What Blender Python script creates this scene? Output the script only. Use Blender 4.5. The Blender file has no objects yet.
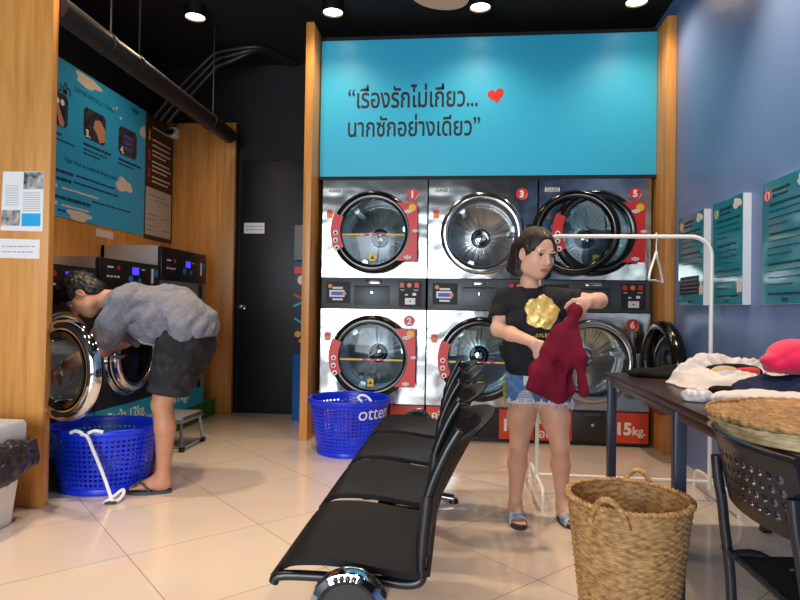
import bpy, bmesh, math, random
import numpy as np
from mathutils import Matrix, Vector, Euler

# ------------------------------------------------------------------ camera, sky, lights, exposure
scene = bpy.context.scene
COL = scene.collection
PI = math.pi

cd = bpy.data.cameras.new('camera')
cam = bpy.data.objects.new('camera', cd)
COL.objects.link(cam)
cd.sensor_width = 36.0
cd.lens = 599.5 / 800 * 36.0
cd.clip_start = 0.02
cd.clip_end = 60
YAW, PITCH, ROLL, CAM_H = 0.1003, 0.0126, -0.0157, 1.06
_f = Vector((-math.sin(YAW) * math.cos(PITCH), math.cos(YAW) * math.cos(PITCH), math.sin(PITCH)))
_r0 = Vector((math.cos(YAW), math.sin(YAW), 0))
_u0 = _r0.cross(_f)
_r = _r0 * math.cos(ROLL) - _u0 * math.sin(ROLL)
_u = _u0 * math.cos(ROLL) + _r0 * math.sin(ROLL)
cam.matrix_world = Matrix(((_r.x, _u.x, -_f.x, 0), (_r.y, _u.y, -_f.y, 0), (_r.z, _u.z, -_f.z, CAM_H), (0, 0, 0, 1)))
scene.camera = cam

world = bpy.data.worlds.new('daylight')
scene.world = world
world.use_nodes = True
_bg = world.node_tree.nodes['Background']
_bg.inputs[0].default_value = (0.72, 0.86, 1.0, 1)
_bg.inputs[1].default_value = 0.55

scene.view_settings.view_transform = 'Standard'
scene.view_settings.look = 'None'
scene.view_settings.gamma = 1.0
scene.view_settings.use_curve_mapping = False
scene.view_settings.exposure = 0.2
scene.cycles.use_denoising = True
scene.cycles.max_bounces = 8
scene.cycles.caustics_reflective = False
scene.cycles.caustics_refractive = False
scene.cycles.sample_clamp_indirect = 6.0


def area_light(name, loc, target, sx, sy, energy, color):
    l = bpy.data.lights.new(name, 'AREA')
    l.shape = 'RECTANGLE'
    l.size, l.size_y, l.energy, l.color = sx, sy, energy, color
    o = bpy.data.objects.new(name, l)
    COL.objects.link(o)
    o.location = loc
    o.rotation_euler = (Vector(target) - Vector(loc)).to_track_quat('-Z', 'Y').to_euler()
    return o


# daylight through the glazed shop front behind the camera, one per pane
for _i, _x in enumerate((-2.1, -0.6)):
    area_light('daylight_pane', (_x, -2.3, 1.4), (_x * 0.8 - 0.1, 4.0, 1.25), 1.35, 2.2, (125, 72)[_i], (0.86, 0.94, 1.0))


def spot_light(name, loc, energy, color, angle=120, blend=0.7, radius=0.06):
    l = bpy.data.lights.new(name, 'SPOT')
    l.energy, l.color, l.spot_size, l.spot_blend, l.shadow_soft_size = energy, color, math.radians(angle), blend, radius
    o = bpy.data.objects.new(name, l)
    COL.objects.link(o)
    o.location = loc
    return o


WARM = (1.0, 0.74, 0.50)
# the ceiling downlights: the row by the dryers is in view, the two rows nearer the street are above the frame
for _y, _e in ((3.0, 175), (1.4, 135)):
    for _x in (-2.0, -1.02, 0.12, 1.26):
        spot_light('downlight_lamp', (_x, _y, 3.36), _e * {-2.0: 0.85, -1.02: 0.8, 0.12: 0.25, 1.26: 0.95}[_x], WARM, 84, 0.9)

# ------------------------------------------------------------------ helpers


def lin(c):
    c = c / 255.0
    return c / 12.92 if c <= 0.04045 else ((c + 0.055) / 1.055) ** 2.4


def rgb(r, g, b):
    return (lin(r), lin(g), lin(b), 1.0)


MATS = {}


def pm(name, color, rough=0.5, metal=0.0, var=0.0, vscale=8.0, bump=0.0, bscale=60.0, stretch=(1, 1, 1), spec=0.5,
       emit=None, estr=1.0, coat=0.0, sheen=0.0, color2=None, sss=0.0, detail=4.0):
    """principled material, optionally mottled and bumped by 3D noise"""
    if name in MATS:
        return MATS[name]
    m = bpy.data.materials.new(name)
    m.use_nodes = True
    nt = m.node_tree
    b = nt.nodes['Principled BSDF']
    b.inputs['Base Color'].default_value = color
    b.inputs['Roughness'].default_value = rough
    b.inputs['Metallic'].default_value = metal
    b.inputs['Specular IOR Level'].default_value = spec
    if coat:
        b.inputs['Coat Weight'].default_value = coat
        b.inputs['Coat Roughness'].default_value = 0.08
    if sheen:
        b.inputs['Sheen Weight'].default_value = sheen
        b.inputs['Sheen Roughness'].default_value = 0.5
    if sss:
        b.inputs['Subsurface Weight'].default_value = sss
        b.inputs['Subsurface Radius'].default_value = (0.012, 0.005, 0.003)
        b.inputs['Subsurface Scale'].default_value = 0.6
    if emit:
        b.inputs['Emission Color'].default_value = emit
        b.inputs['Emission Strength'].default_value = estr
    tc = mp = None
    if var or bump or color2:
        tc = nt.nodes.new('ShaderNodeTexCoord')
        mp = nt.nodes.new('ShaderNodeMapping')
        mp.inputs['Scale'].default_value = stretch
        nt.links.new(tc.outputs['Object'], mp.inputs['Vector'])
    if var or color2:
        n = nt.nodes.new('ShaderNodeTexNoise')
        n.inputs['Scale'].default_value = vscale
        n.inputs['Detail'].default_value = detail
        nt.links.new(mp.outputs[0], n.inputs['Vector'])
        cr = nt.nodes.new('ShaderNodeValToRGB')
        c1 = color2 if color2 else tuple(min(1, x * (1 + var)) for x in color[:3]) + (1,)
        c0 = color if color2 else tuple(x * (1 - var) for x in color[:3]) + (1,)
        cr.color_ramp.elements[0].color = c0
        cr.color_ramp.elements[1].color = c1
        cr.color_ramp.elements[0].position = 0.32
        cr.color_ramp.elements[1].position = 0.68
        nt.links.new(n.outputs['Fac'], cr.inputs['Fac'])
        nt.links.new(cr.outputs['Color'], b.inputs['Base Color'])
    if bump:
        n2 = nt.nodes.new('ShaderNodeTexNoise')
        n2.inputs['Scale'].default_value = bscale
        n2.inputs['Detail'].default_value = 3.0
        nt.links.new(mp.outputs[0], n2.inputs['Vector'])
        bp = nt.nodes.new('ShaderNodeBump')
        bp.inputs['Strength'].default_value = 1.0
        bp.inputs['Distance'].default_value = bump
        nt.links.new(n2.outputs['Fac'], bp.inputs['Height'])
        nt.links.new(bp.outputs[0], b.inputs['Normal'])
    MATS[name] = m
    return m


def glass_mat(name, tint=(0.92, 0.97, 0.98, 1), rough=0.02, base=0.0):
    """thin clear pane: see-through with a fresnel mirror"""
    m = bpy.data.materials.new(name)
    m.use_nodes = True
    nt = m.node_tree
    nt.nodes.clear()
    out = nt.nodes.new('ShaderNodeOutputMaterial')
    mix = nt.nodes.new('ShaderNodeMixShader')
    tr = nt.nodes.new('ShaderNodeBsdfTransparent')
    tr.inputs[0].default_value = tint
    gl = nt.nodes.new('ShaderNodeBsdfGlossy')
    gl.inputs['Roughness'].default_value = rough
    fr = nt.nodes.new('ShaderNodeFresnel')
    fr.inputs[0].default_value = 1.3
    ad = nt.nodes.new('ShaderNodeMath')
    ad.operation = 'ADD'
    ad.inputs[1].default_value = base
    nt.links.new(fr.outputs[0], ad.inputs[0])
    nt.links.new(ad.outputs[0], mix.inputs[0])
    nt.links.new(tr.outputs[0], mix.inputs[1])
    nt.links.new(gl.outputs[0], mix.inputs[2])
    nt.links.new(mix.outputs[0], out.inputs[0])
    MATS[name] = m
    return m


def wood_mat(name, c_dark, c_mid, c_light, axis='Z', rough=0.38):
    m = bpy.data.materials.new(name)
    m.use_nodes = True
    nt = m.node_tree
    b = nt.nodes['Principled BSDF']
    b.inputs['Roughness'].default_value = rough
    tc = nt.nodes.new('ShaderNodeTexCoord')
    mp = nt.nodes.new('ShaderNodeMapping')
    mp.inputs['Scale'].default_value = {'Z': (9, 9, 0.55), 'X': (0.55, 9, 9), 'Y': (9, 0.55, 9)}[axis]
    nt.links.new(tc.outputs['Object'], mp.inputs['Vector'])
    n = nt.nodes.new('ShaderNodeTexNoise')
    n.inputs['Scale'].default_value = 2.2
    n.inputs['Detail'].default_value = 8
    n.inputs['Roughness'].default_value = 0.62
    n.inputs['Distortion'].default_value = 0.6
    nt.links.new(mp.outputs[0], n.inputs['Vector'])
    cr = nt.nodes.new('ShaderNodeValToRGB')
    e = cr.color_ramp.elements
    e[0].position, e[0].color = 0.28, c_dark
    e[1].position, e[1].color = 0.72, c_light
    k = e.new(0.5)
    k.color = c_mid
    nt.links.new(n.outputs['Fac'], cr.inputs['Fac'])
    nt.links.new(cr.outputs['Color'], b.inputs['Base Color'])
    bp = nt.nodes.new('ShaderNodeBump')
    bp.inputs['Distance'].default_value = 0.0015
    nt.links.new(n.outputs['Fac'], bp.inputs['Height'])
    nt.links.new(bp.outputs[0], b.inputs['Normal'])
    MATS[name] = m
    return m


def T(x, y, z):
    return Matrix.Translation((x, y, z))


def R(deg, ax):
    return Matrix.Rotation(math.radians(deg), 4, ax)


ORIGIN = {}      # thing name -> inverse of its world matrix, for parts modelled in world space


class MB:
    """collects shapes and links them as ONE mesh object"""

    def __init__(self):
        self.v, self.f, self.m, self.mi = [], [], [], 0

    def add(self, verts, faces, M=None):
        o = len(self.v)
        if M is not None:
            verts = [M @ Vector(p) for p in verts]
        self.v.extend([tuple(p) for p in verts])
        self.f.extend([tuple(i + o for i in q) for q in faces])
        self.m.extend([self.mi] * len(faces))
        return self

    def box(self, c, s, bev=0.0, M=None, seg=2, rot=None):
        bm = bmesh.new()
        bmesh.ops.create_cube(bm, size=1)
        bmesh.ops.scale(bm, vec=s, verts=bm.verts)
        if bev > 0:
            bmesh.ops.bevel(bm, geom=bm.edges[:], offset=min(bev, min(s) * 0.45), segments=seg, affect='EDGES', profile=0.5)
        L = T(*c)
        if rot is not None:
            L = L @ rot
        if M is not None:
            L = M @ L
        bm.verts.index_update()
        self.add([L @ p.co for p in bm.verts], [[q.index for q in f.verts] for f in bm.faces])
        bm.free()
        return self

    def bounds(self, x0, x1, y0, y1, z0, z1, bev=0.0, M=None):
        return self.box(((x0 + x1) / 2, (y0 + y1) / 2, (z0 + z1) / 2), (abs(x1 - x0), abs(y1 - y0), abs(z1 - z0)), bev, M)

    def lathe(self, prof, n=48, M=None, a0=0.0, a1=2 * PI, sx=1.0, sy=1.0):
        """profile of (radius, height) about local z"""
        full = abs(a1 - a0 - 2 * PI) < 1e-6
        na = n if full else n + 1
        vs, fs = [], []
        for k in range(na):
            a = a0 + (a1 - a0) * k / n
            ca, sa = math.cos(a) * sx, math.sin(a) * sy
            for r, h in prof:
                vs.append((r * ca, r * sa, h))
        P = len(prof)
        for k in range(n):
            k2 = (k + 1) % na
            for i in range(P - 1):
                fs.append((k * P + i, k2 * P + i, k2 * P + i + 1, k * P + i + 1))
        return self.add(vs, fs, M)

    def disc(self, r, M=None, n=40, sx=1, sy=1, thick=0.0):
        if thick:
            return self.lathe([(0.0001, 0), (r, 0), (r, thick), (0.0001, thick)], n, M, sx=sx, sy=sy)
        return self.add([(r * sx * math.cos(2 * PI * k / n), r * sy * math.sin(2 * PI * k / n), 0) for k in range(n)], [tuple(range(n))], M)

    def prism(self, poly, d, M=None):
        """polygon (x, y) extruded 0..d along local z"""
        n = len(poly)
        vs = [(x, y, 0) for x, y in poly] + [(x, y, d) for x, y in poly]
        fs = [tuple(reversed(range(n))), tuple(range(n, 2 * n))]
        fs += [(i, (i + 1) % n, (i + 1) % n + n, i + n) for i in range(n)]
        return self.add(vs, fs, M)

    def tube(self, pts, r, n=10, closed=False, M=None, rs=None):
        P = [Vector(p) for p in pts]
        N = len(P)
        vs, fs = [], []
        prev = None
        for i in range(N):
            if closed:
                t = (P[(i + 1) % N] - P[i - 1])
            else:
                t = P[min(i + 1, N - 1)] - P[max(i - 1, 0)]
            t.normalize()
            if prev is None:
                a = Vector((0, 0, 1)) if abs(t.z) < 0.9 else Vector((1, 0, 0))
                u = t.cross(a).normalized()
            else:
                u = (prev - t * prev.dot(t)).normalized()
            prev = u
            w = t.cross(u)
            rr = rs[i] if rs else r
            for k in range(n):
                a = 2 * PI * k / n
                vs.append(P[i] + (u * math.cos(a) + w * math.sin(a)) * rr)
        for i in range(N if closed else N - 1):
            j = (i + 1) % N
            for k in range(n):
                k2 = (k + 1) % n
                fs.append((i * n + k, i * n + k2, j * n + k2, j * n + k))
        if not closed:
            fs.append(tuple(reversed(range(n))))
            fs.append(tuple((N - 1) * n + k for k in range(n)))
        return self.add(vs, fs, M)

    def grid(self, fn, nu, nv, M=None, wrap=False):
        vs = [fn(i / nu, j / nv) for j in range(nv + 1) for i in range(nu if wrap else nu + 1)]
        W = nu if wrap else nu + 1
        fs = [(j * W + i, j * W + (i + 1) % W, (j + 1) * W + (i + 1) % W, (j + 1) * W + i) for j in range(nv) for i in range(nu)]
        return self.add(vs, fs, M)

    def sheet(self, fn, nu, nv, t, M=None):
        """closed sheet of thickness t along the surface normal of fn(u, v)"""
        P = np.array([[fn(i / nu, j / nv) for i in range(nu + 1)] for j in range(nv + 1)], float)
        du = np.gradient(P, axis=1)
        dv = np.gradient(P, axis=0)
        N = np.cross(du, dv)
        N /= np.linalg.norm(N, axis=2, keepdims=True) + 1e-12
        A, B = P + N * t / 2, P - N * t / 2
        W = nu + 1
        n = W * (nv + 1)
        vs = [tuple(p) for p in A.reshape(-1, 3)] + [tuple(p) for p in B.reshape(-1, 3)]
        fs = []
        for j in range(nv):
            for i in range(nu):
                a, b, c, d = j * W + i, j * W + i + 1, (j + 1) * W + i + 1, (j + 1) * W + i
                fs += [(a, b, c, d), (d + n, c + n, b + n, a + n)]
        for i in range(nu):
            a, b = i, i + 1
            fs.append((b, a, a + n, b + n))
            a, b = nv * W + i, nv * W + i + 1
            fs.append((a, b, b + n, a + n))
        for j in range(nv):
            a, b = j * W, (j + 1) * W
            fs.append((a, b, b + n, a + n))
            a, b = j * W + nu, (j + 1) * W + nu
            fs.append((b, a, a + n, b + n))
        return self.add(vs, fs, M)

    def perforated(self, fn, nu, nv, t, hole, wrap=False, a=0.3, b=0.3, sq=2.0, M=None):
        """sheet of nu x nv cells on fn(u, v); hole(i, j) tells which cells are pierced"""
        e = 1e-3

        def pn(u, v):
            p = Vector(fn(u, v))
            du = Vector(fn(u + e, v)) - Vector(fn(u - e, v))
            dv = Vector(fn(u, v + e)) - Vector(fn(u, v - e))
            nn = du.cross(dv)
            nn.normalize()
            return p + nn * t / 2, p - nn * t / 2
        ring = []
        for k in range(8):
            ang = k * PI / 4
            c, s = math.cos(ang), math.sin(ang)
            ring.append((math.copysign(abs(c) ** (2 / sq), c) * a, math.copysign(abs(s) ** (2 / sq), s) * b))
        sq8 = [(.5, 0), (.5, .5), (0, .5), (-.5, .5), (-.5, 0), (-.5, -.5), (0, -.5), (.5, -.5)]
        for j in range(nv):
            for i in range(nu):
                cu, cv = (i + .5), (j + .5)
                O = [pn((cu + x) / nu, (cv + y) / nv) for x, y in sq8]
                vs = [o[0] for o in O] + [o[1] for o in O]
                fs = []
                if hole(i, j):
                    I = [pn((cu + x) / nu, (cv + y) / nv) for x, y in ring]
                    vs += [o[0] for o in I] + [o[1] for o in I]
                    for k in range(8):
                        k2 = (k + 1) % 8
                        fs += [(k, k2, 16 + k2, 16 + k), (8 + k2, 8 + k, 24 + k, 24 + k2), (16 + k, 16 + k2, 24 + k2, 24 + k)]
                else:
                    fs += [tuple(range(8)), tuple(reversed(range(8, 16)))]
                if j == 0:
                    fs += [(5, 6, 14, 13), (6, 7, 15, 14)]
                if j == nv - 1:
                    fs += [(1, 2, 10, 9), (2, 3, 11, 10)]
                if not wrap:
                    if i == 0:
                        fs += [(3, 4, 12, 11), (4, 5, 13, 12)]
                    if i == nu - 1:
                        fs += [(7, 0, 8, 15), (0, 1, 9, 8)]
                self.add(vs, fs, M)
        return self

    def plate_hole(self, cx, cz, r, x0, x1, z0, z1, y0, y1, n=64):
        """vertical plate x0..x1, z0..z1 between depths y0 (front) and y1 with a round hole"""
        angs = [2 * PI * k / n for k in range(n)]
        for sx in (x0, x1):
            for sz in (z0, z1):
                angs.append(math.atan2(sz - cz, sx - cx) % (2 * PI))
        angs = sorted(set(round(a, 6) for a in angs))
        inner, outer = [], []
        for a in angs:
            c, s = math.cos(a), math.sin(a)
            tx = ((x1 if c > 0 else x0) - cx) / c if abs(c) > 1e-9 else 1e9
            tz = ((z1 if s > 0 else z0) - cz) / s if abs(s) > 1e-9 else 1e9
            t = min(tx, tz)
            inner.append((cx + r * c, cz + r * s))
            outer.append((cx + t * c, cz + t * s))
        N = len(angs)
        vs = [(x, y0, z) for x, z in inner] + [(x, y0, z) for x, z in outer] + [(x, y1, z) for x, z in inner] + [(x, y1, z) for x, z in outer]
        fs = []
        for k in range(N):
            q = (k + 1) % N
            fs += [(k, q, N + q, N + k), (2 * N + q, 2 * N + k, 3 * N + k, 3 * N + q), (q, k, 2 * N + k, 2 * N + q), (N + k, N + q, 3 * N + q, 3 * N + k)]
        return self.add(vs, fs)

    def text(self, s, origin, right, up, w=None, h=None, bold=0.0, lift=0.0006, align='CENTER', sx=1.0):
        """lettering on the plane at origin spanned by right / up, fitted to width w or height h"""
        cu = bpy.data.curves.new('lettering', 'FONT')
        cu.body = s
        cu.size = 1.0
        cu.align_x = align
        cu.align_y = 'CENTER'
        cu.extrude = 0.004
        cu.offset = bold
        cu.resolution_u = 3
        ob = bpy.data.objects.new('lettering', cu)
        COL.objects.link(ob)
        dg = bpy.context.evaluated_depsgraph_get()
        me = bpy.data.meshes.new_from_object(ob.evaluated_get(dg))
        P = np.array([p.co[:] for p in me.vertices], float).reshape(-1, 3)
        F = [tuple(p.vertices) for p in me.polygons]
        bpy.data.objects.remove(ob)
        bpy.data.curves.remove(cu)
        bpy.data.meshes.remove(me)
        if len(P) == 0:
            return self
        lo, hi = P.min(0), P.max(0)
        k = (w / (hi[0] - lo[0])) if w else (h / (hi[1] - lo[1]))
        ky = k if not (w and h) else h / (hi[1] - lo[1])
        cx = {'CENTER': (lo[0] + hi[0]) / 2, 'LEFT': lo[0], 'RIGHT': hi[0]}[align]
        cy = (lo[1] + hi[1]) / 2
        rt, u = Vector(right).normalized(), Vector(up).normalized()
        n = rt.cross(u)
        o = Vector(origin)
        vs = [o + rt * ((p[0] - cx) * k) + u * ((p[1] - cy) * ky) + n * (lift + 0.0008 * (p[2] / 0.004 + 1) / 2) for p in P]
        return self.add(vs, F)

    def build(self, name, mats, parent=None, world=False, smooth=38, merge=0.0, loc=None):
        me = bpy.data.meshes.new(name)
        V = self.v
        if loc is not None:
            V = [(x - loc[0], y - loc[1], z - loc[2]) for x, y, z in V]
        if world and parent is not None:
            Mi = ORIGIN[parent.name]
            V = [tuple(Mi @ Vector(p)) for p in V]
        me.from_pydata(V, [], self.f)
        mats = mats if isinstance(mats, (list, tuple)) else [mats]
        for m in mats:
            me.materials.append(m)
        if len(mats) > 1:
            me.polygons.foreach_set('material_index', self.m)
        bm = bmesh.new()
        bm.from_mesh(me)
        if merge:
            bmesh.ops.remove_doubles(bm, verts=bm.verts, dist=merge)
        bmesh.ops.recalc_face_normals(bm, faces=bm.faces)
        bm.to_mesh(me)
        bm.free()
        if smooth:
            me.polygons.foreach_set('use_smooth', [True] * len(me.polygons))
            me.set_sharp_from_angle(angle=math.radians(smooth))
        me.update()
        o = bpy.data.objects.new(name, me)
        COL.objects.link(o)
        if loc is not None:
            o.location = loc
        if parent is not None:
            o.parent = parent
            ORIGIN[o.name] = ORIGIN.get(parent.name, Matrix())
        else:
            ORIGIN[o.name] = T(*(-Vector(loc))) if loc is not None else Matrix()
        return o


def tag(o, label, cat, group=None, kind=None):
    o['label'] = label
    o['category'] = cat
    if group:
        o['group'] = group
    if kind:
        o['kind'] = kind
    return o


def thing(name, label, cat, loc=(0, 0, 0), rz=0.0, group=None):
    o = bpy.data.objects.new(name, None)
    o.empty_display_size = 0.1
    COL.objects.link(o)
    o.location = loc
    o.rotation_euler = (0, 0, math.radians(rz))
    ORIGIN[o.name] = (T(*loc) @ R(rz, 'Z')).inverted()
    return tag(o, label, cat, group)


def struct(o):
    o['kind'] = 'structure'
    return o


def copy_tree(o, loc, label=None):
    r = o.copy()
    COL.objects.link(r)
    r.location = loc
    if label:
        r['label'] = label
    for ch in o.children:
        c = ch.copy()
        COL.objects.link(c)
        c.parent = r
        for g in ch.children:
            d = g.copy()
            COL.objects.link(d)
            d.parent = c
    return r


def catmull(pts, n=6, closed=False):
    P = [Vector(p) for p in pts]
    N = len(P)
    out = []
    for i in range(N if closed else N - 1):
        if closed:
            a, b, c, d = P[i - 1], P[i], P[(i + 1) % N], P[(i + 2) % N]
        else:
            a, b, c, d = P[max(i - 1, 0)], P[i], P[i + 1], P[min(i + 2, N - 1)]
        for k in range(n):
            t = k / n
            out.append(0.5 * ((2 * b) + (c - a) * t + (2 * a - 5 * b + 4 * c - d) * t * t + (3 * b - a - 3 * c + d) * t ** 3))
    if not closed:
        out.append(P[-1])
    return out


# ------------------------------------------------------------------ organic surfaces: blended distance field -> mesh
def _unit(v):
    v = np.asarray(v, float)
    return v / (np.linalg.norm(v) + 1e-12)


class Field:
    def __init__(self, lo, hi, res):
        self.lo, self.res = np.array(lo, float), res
        n = np.ceil((np.array(hi, float) - self.lo) / res).astype(int) + 1
        self.ax = [self.lo[i] + res * np.arange(n[i]) for i in range(3)]
        self.d = np.full(tuple(n), 0.25, np.float32)

    def _sub(self, lo, hi):
        s = []
        for i in range(3):
            a = int(max(0, math.floor((lo[i] - self.lo[i]) / self.res)))
            b = int(min(self.d.shape[i], math.ceil((hi[i] - self.lo[i]) / self.res) + 1))
            if b <= a:
                return None
            s.append(slice(a, b))
        return tuple(s)

    def _pts(self, s):
        return (self.ax[0][s[0]][:, None, None].astype(np.float32), self.ax[1][s[1]][None, :, None].astype(np.float32), self.ax[2][s[2]][None, None, :].astype(np.float32))

    def _mix(self, s, v, k, cut):
        a = self.d[s]
        if cut:
            v = -v
            if k > 0:
                h = np.maximum(k - np.abs(a - v), 0) / k
                self.d[s] = np.maximum(a, v) + h * h * k * 0.25
            else:
                self.d[s] = np.maximum(a, v)
        elif k > 0:
            h = np.maximum(k - np.abs(a - v), 0) / k
            self.d[s] = np.minimum(a, v) - h * h * k * 0.25
        else:
            self.d[s] = np.minimum(a, v)

    def cone(self, a, b, ra, rb, k=0.02, cut=False):
        a, b = np.array(a, float), np.array(b, float)
        m = max(ra, rb) + k + 0.03
        s = self._sub(np.minimum(a, b) - m, np.maximum(a, b) + m)
        if s is None:
            return self
        X, Y, Z = self._pts(s)
        ab = b - a
        L2 = float(ab @ ab) + 1e-12
        t = np.clip(((X - a[0]) * ab[0] + (Y - a[1]) * ab[1] + (Z - a[2]) * ab[2]) / L2, 0, 1)
        v = np.sqrt((X - a[0] - t * ab[0]) ** 2 + (Y - a[1] - t * ab[1]) ** 2 + (Z - a[2] - t * ab[2]) ** 2) - (ra + (rb - ra) * t)
        self._mix(s, v, k, cut)
        return self

    def chain(self, pts, rs, k=0.02):
        for i in range(len(pts) - 1):
            self.cone(pts[i], pts[i + 1], rs[i], rs[i + 1], k)
        return self

    def ell(self, c, r, k=0.02, Rm=None, cut=False):
        c, r = np.array(c, float), np.array(r, float)
        m = max(r) + k + 0.03
        s = self._sub(c - m, c + m)
        if s is None:
            return self
        X, Y, Z = self._pts(s)
        x, y, z = X - c[0], Y - c[1], Z - c[2]
        if Rm is not None:   # rows of Rm are the local axes
            Rm = np.asarray(Rm, float)
            x, y, z = (x * Rm[0][0] + y * Rm[0][1] + z * Rm[0][2], x * Rm[1][0] + y * Rm[1][1] + z * Rm[1][2], x * Rm[2][0] + y * Rm[2][1] + z * Rm[2][2])
        k0 = np.sqrt((x / r[0]) ** 2 + (y / r[1]) ** 2 + (z / r[2]) ** 2)
        k1 = np.sqrt((x / r[0] ** 2) ** 2 + (y / r[1] ** 2) ** 2 + (z / r[2] ** 2) ** 2) + 1e-9
        self._mix(s, k0 * (k0 - 1) / k1, k, cut)
        return self

    def slab(self, a, b, side, w0, w1, d0, d1, k=0.03):
        """limb with an oval section: half widths w along side, d across, from a to b with flat-ish rounded ends"""
        a, b = np.array(a, float), np.array(b, float)
        m = max(w0, w1, d0, d1) + k + 0.03
        s = self._sub(np.minimum(a, b) - m, np.maximum(a, b) + m)
        X, Y, Z = self._pts(s)
        ab = b - a
        L = np.linalg.norm(ab)
        t3 = ab / L
        sd = np.array(side, float)
        sd = _unit(sd - t3 * (sd @ t3))
        fr = np.cross(t3, sd)
        x, y, z = X - a[0], Y - a[1], Z - a[2]
        h = x * t3[0] + y * t3[1] + z * t3[2]
        t = np.clip(h / L, 0, 1)
        w, d = w0 + (w1 - w0) * t, d0 + (d1 - d0) * t
        e = h - t * L
        q = np.sqrt(((x * sd[0] + y * sd[1] + z * sd[2]) / w) ** 2 + ((x * fr[0] + y * fr[1] + z * fr[2]) / d) ** 2 + (e / np.minimum(w, d)) ** 2)
        self._mix(s, (q - 1) * np.minimum(w, d), k, False)
        return self

    def plane(self, p, n, k=0.0, lo=None, hi=None):
        """keep the side the normal n points away from"""
        n = _unit(n)
        s = self._sub(lo, hi) if lo is not None else tuple(slice(0, x) for x in self.d.shape)
        X, Y, Z = self._pts(s)
        v = (X - p[0]) * n[0] + (Y - p[1]) * n[1] + (Z - p[2]) * n[2]
        self._mix(s, -v, k, True)
        return self

    def noise(self, amp, freq, seed=0, ridged=False, lo=None, hi=None, aniso=(1, 1, 1), dirs=6):
        rng = np.random.RandomState(seed)
        s = self._sub(lo, hi) if lo is not None else tuple(slice(0, x) for x in self.d.shape)
        X, Y, Z = self._pts(s)
        tot = 0
        for i in range(dirs):
            d = rng.normal(size=3)
            d /= np.linalg.norm(d)
            f = freq * (0.7 + 0.9 * rng.rand())
            ph = rng.rand() * 6.28
            w = np.sin((X * d[0] * aniso[0] + Y * d[1] * aniso[1] + Z * d[2] * aniso[2]) * f + ph + 1.2 * np.sin((X * d[1] + Y * d[2] + Z * d[0]) * f * 0.6 + ph * 2))
            tot = tot + ((1 - 2 * np.abs(w)) if ridged else w)
        self.d[s] += (amp * tot / (2.4 * math.sqrt(dirs / 6))).astype(np.float32)
        return self

    def mesh(self):
        D = self.d
        D[0], D[-1], D[:, 0], D[:, -1], D[:, :, 0], D[:, :, -1] = (np.maximum(D[0], 1e-4), np.maximum(D[-1], 1e-4), np.maximum(D[:, 0], 1e-4),
                                                                  np.maximum(D[:, -1], 1e-4), np.maximum(D[:, :, 0], 1e-4), np.maximum(D[:, :, -1], 1e-4))
        S = D < 0
        nx, ny, nz = D.shape
        cnt = np.zeros((nx - 1, ny - 1, nz - 1), np.int8)
        for dx in (0, 1):
            for dy in (0, 1):
                for dz in (0, 1):
                    cnt += S[dx:nx - 1 + dx, dy:ny - 1 + dy, dz:nz - 1 + dz]
        cells = np.argwhere((cnt > 0) & (cnt < 8))
        idx = np.full(cnt.shape, -1, np.int32)
        idx[tuple(cells.T)] = np.arange(len(cells))
        acc = np.zeros((len(cells), 3))
        num = np.zeros(len(cells))
        cor = [(0, 0, 0), (1, 0, 0), (0, 1, 0), (1, 1, 0), (0, 0, 1), (1, 0, 1), (0, 1, 1), (1, 1, 1)]
        val = [D[cells[:, 0] + c[0], cells[:, 1] + c[1], cells[:, 2] + c[2]].astype(float) for c in cor]
        for p, q in ((0, 1), (2, 3), (4, 5), (6, 7), (0, 2), (1, 3), (4, 6), (5, 7), (0, 4), (1, 5), (2, 6), (3, 7)):
            a, b = val[p], val[q]
            x = (a < 0) != (b < 0)
            t = np.where(x, a / np.where(x, a - b, 1), 0)
            A, B = np.array(cor[p], float), np.array(cor[q], float)
            acc[x] += (A + (B - A) * t[:, None])[x]
            num[x] += 1
        V = self.lo + (cells + acc / num[:, None]) * self.res
        F = []
        for ax in range(3):
            o1, o2 = [(1, 2), (2, 0), (0, 1)][ax]
            sl0 = [slice(1, -1)] * 3
            sl0[ax] = slice(0, -1)
            sl1 = list(sl0)
            sl1[ax] = slice(1, None)
            a, b = S[tuple(sl0)], S[tuple(sl1)]
            for flip in (False, True):
                e = np.argwhere((a & ~b) if not flip else (~a & b))
                if not len(e):
                    continue
                off = np.ones(3, int)
                off[ax] = 0
                e = e + off
                q = []
                for u, w in ((-1, -1), (0, -1), (0, 0), (-1, 0)):
                    g = e.copy()
                    g[:, o1] += u
                    g[:, o2] += w
                    q.append(idx[g[:, 0], g[:, 1], g[:, 2]])
                q = np.stack(q, 1)
                F.append(q if not flip else q[:, ::-1])
        return V, np.concatenate(F)

    def build(self, name, mats, parent=None, loc=None, pick=None, smooth_it=1, local=False):
        """pick(centres) -> material index per face"""
        V, F = self.mesh()
        if smooth_it:
            for _ in range(smooth_it):
                a = np.zeros_like(V)
                n = np.zeros(len(V))
                for i in range(4):
                    for j in ((i + 1) % 4, (i - 1) % 4):
                        np.add.at(a, F[:, i], V[F[:, j]])
                        np.add.at(n, F[:, i], 1)
                V = V * 0.5 + 0.5 * a / n[:, None]
        mats = mats if isinstance(mats, (list, tuple)) else [mats]
        mi = None
        if pick is not None:
            mi = pick(V[F].mean(1)).astype(np.int32)
        if loc is not None:
            V = V - np.array(loc)
        elif parent is not None and not local:
            Mi = np.array(ORIGIN[parent.name])
            V = V @ Mi[:3, :3].T + Mi[:3, 3]
        me = bpy.data.meshes.new(name)
        me.vertices.add(len(V))
        me.vertices.foreach_set('co', V.astype(np.float32).ravel())
        me.loops.add(len(F) * 4)
        me.loops.foreach_set('vertex_index', F.astype(np.int32).ravel())
        me.polygons.add(len(F))
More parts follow.
